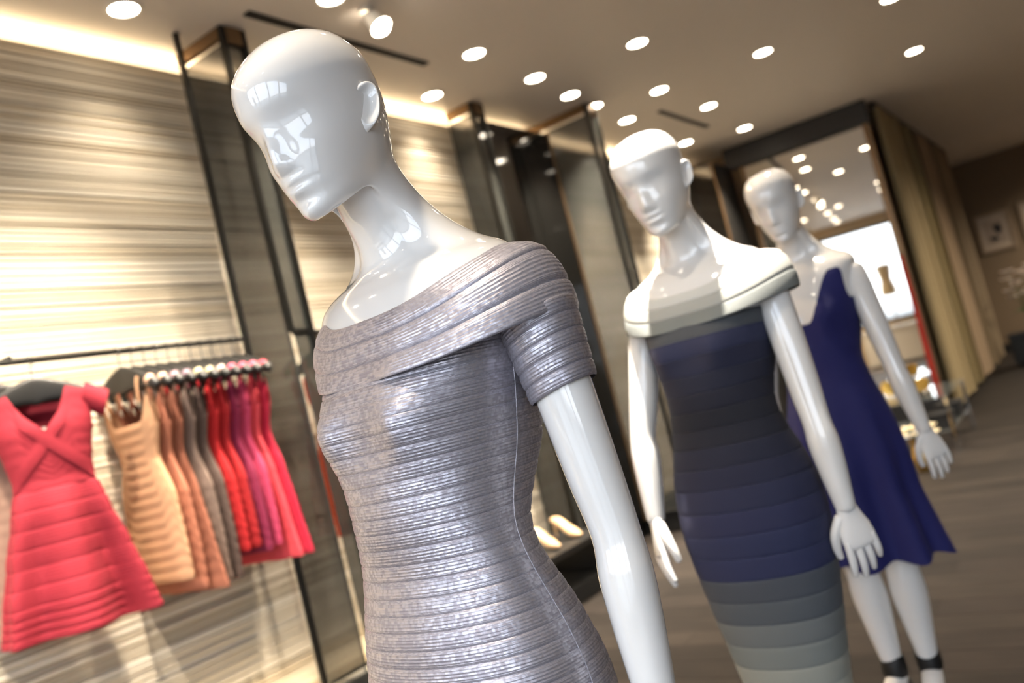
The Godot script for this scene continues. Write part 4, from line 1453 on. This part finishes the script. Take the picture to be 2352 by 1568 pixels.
	vase(ov, M.clear, 0.24, 0.07, std(rgb(240, 225, 212), 0.7), 14, 0.82, 0.22, 8, 2.0)
	# black shoe shelf with a pair of beige pumps by the second screen
	var sh := thing("shoe_shelf", "low black shelf against the slat wall, with beige pumps", "shelf", Vector3(-3.09, 0, -4.40))
	part("board", slab(Vector3(-0.21, 0.30, -0.45), Vector3(0.25, 0.34, 0.45), 0.004), M.black, sh)
	part("base", slab(Vector3(-0.21, 0.0, -0.42), Vector3(0.20, 0.10, 0.42), 0.004), M.black_matte, sh)
	for s in [-1, 1]:
		part("side_panel", slab(Vector3(-0.21, 0.10, 0.42 * s - 0.015), Vector3(0.22, 0.30, 0.42 * s + 0.015), 0.003), M.black, sh)
	var nude := std(rgb(226, 190, 146), 0.3)
	for k in 2:
		var p := thing("beige_pump", ["beige high heeled pump on the black shelf, nearer the glass screen", "beige high heeled pump on the black shelf, farther from the glass screen"][k], "shoe", Vector3(-3.02, 0.34, [-4.62, -4.36][k]), deg_to_rad(70.0), "pair of beige pumps")
		var up := MB.new()
		var cp := curve_points([Vector3(0, 0.115, -0.105), Vector3(0, 0.105, -0.06), Vector3(0, 0.062, 0.01), Vector3(0, 0.032, 0.07), Vector3(0, 0.022, 0.13)], [0.026, 0.033, 0.034, 0.036, 0.012], 5)
		up.tube(cp[0], cp[1], 18, 0.75, Vector3.RIGHT)
		part("upper", up, nude, p)
		var hl := MB.new()
		hl.tube([Vector3(0, 0.085, -0.105), Vector3(0, 0.004, -0.112)], [0.014, 0.005], 12)
		part("heel", hl, nude, p)

func vase(root: Node3D, mat: Material, h: float, r: float, petal: Material, blooms: int, top: float, spread: float, leaves: int, bloom := 1.0) -> void:
	var b := MB.new()
	b.lathe(Vector3.ZERO, [[0.001, 0.0], [r * 0.7, 0.0], [r * 0.98, h * 0.25], [r, h * 0.45], [r * 0.75, h * 0.8], [r * 0.85, h]], 28)
	part("vessel", b, mat, root)
	var green := std(rgb(70, 92, 40), 0.6)
	var st := MB.new()
	var spots := []
	for k in blooms:
		var a := k * 2.4
		var q := spread * sqrt((k + 0.5) / blooms)
		var p := Vector3(cos(a) * q, top - q * 0.5 + 0.05 * sin(k * 3.1), sin(a) * q)
		if bloom > 1.5: p = Vector3(cos(a) * 0.16, top + 0.06 - 0.46 * float(k) / blooms, sin(a) * 0.16)
		spots.append(p)
		st.tube([Vector3(0, h * 0.3, 0), Vector3(p.x * 0.35, lerpf(h, p.y, 0.5), p.z * 0.35), p], [0.003, 0.003, 0.002], 6)
	part("stems", st, green, root)
	for p in spots:
		var f := MB.new()
		for j in 5:
			var an := TAU * j / 5
			var d := Vector3(cos(an), 0.35, sin(an))
			f.tube([p, p + d * 0.018 * bloom, p + d * 0.038 * bloom], [0.006 * bloom, 0.020 * bloom, 0.010 * bloom], 8, 0.35, Vector3(-sin(an), 0, cos(an)))
		part("blossom", f, petal, root)
	for k in leaves:
		var a := k * 1.7 + 0.4
		var d := Vector3(cos(a), 0.0, sin(a))
		var l := MB.new()
		l.tube([Vector3(0, h, 0), d * spread * 0.5 + Vector3(0, h + 0.08, 0), d * spread * 0.95 + Vector3(0, h + 0.05, 0)], [0.006, 0.024, 0.004], 8, 0.2, Vector3(-sin(a), 0, cos(a)))
		part("leaf", l, green, root)
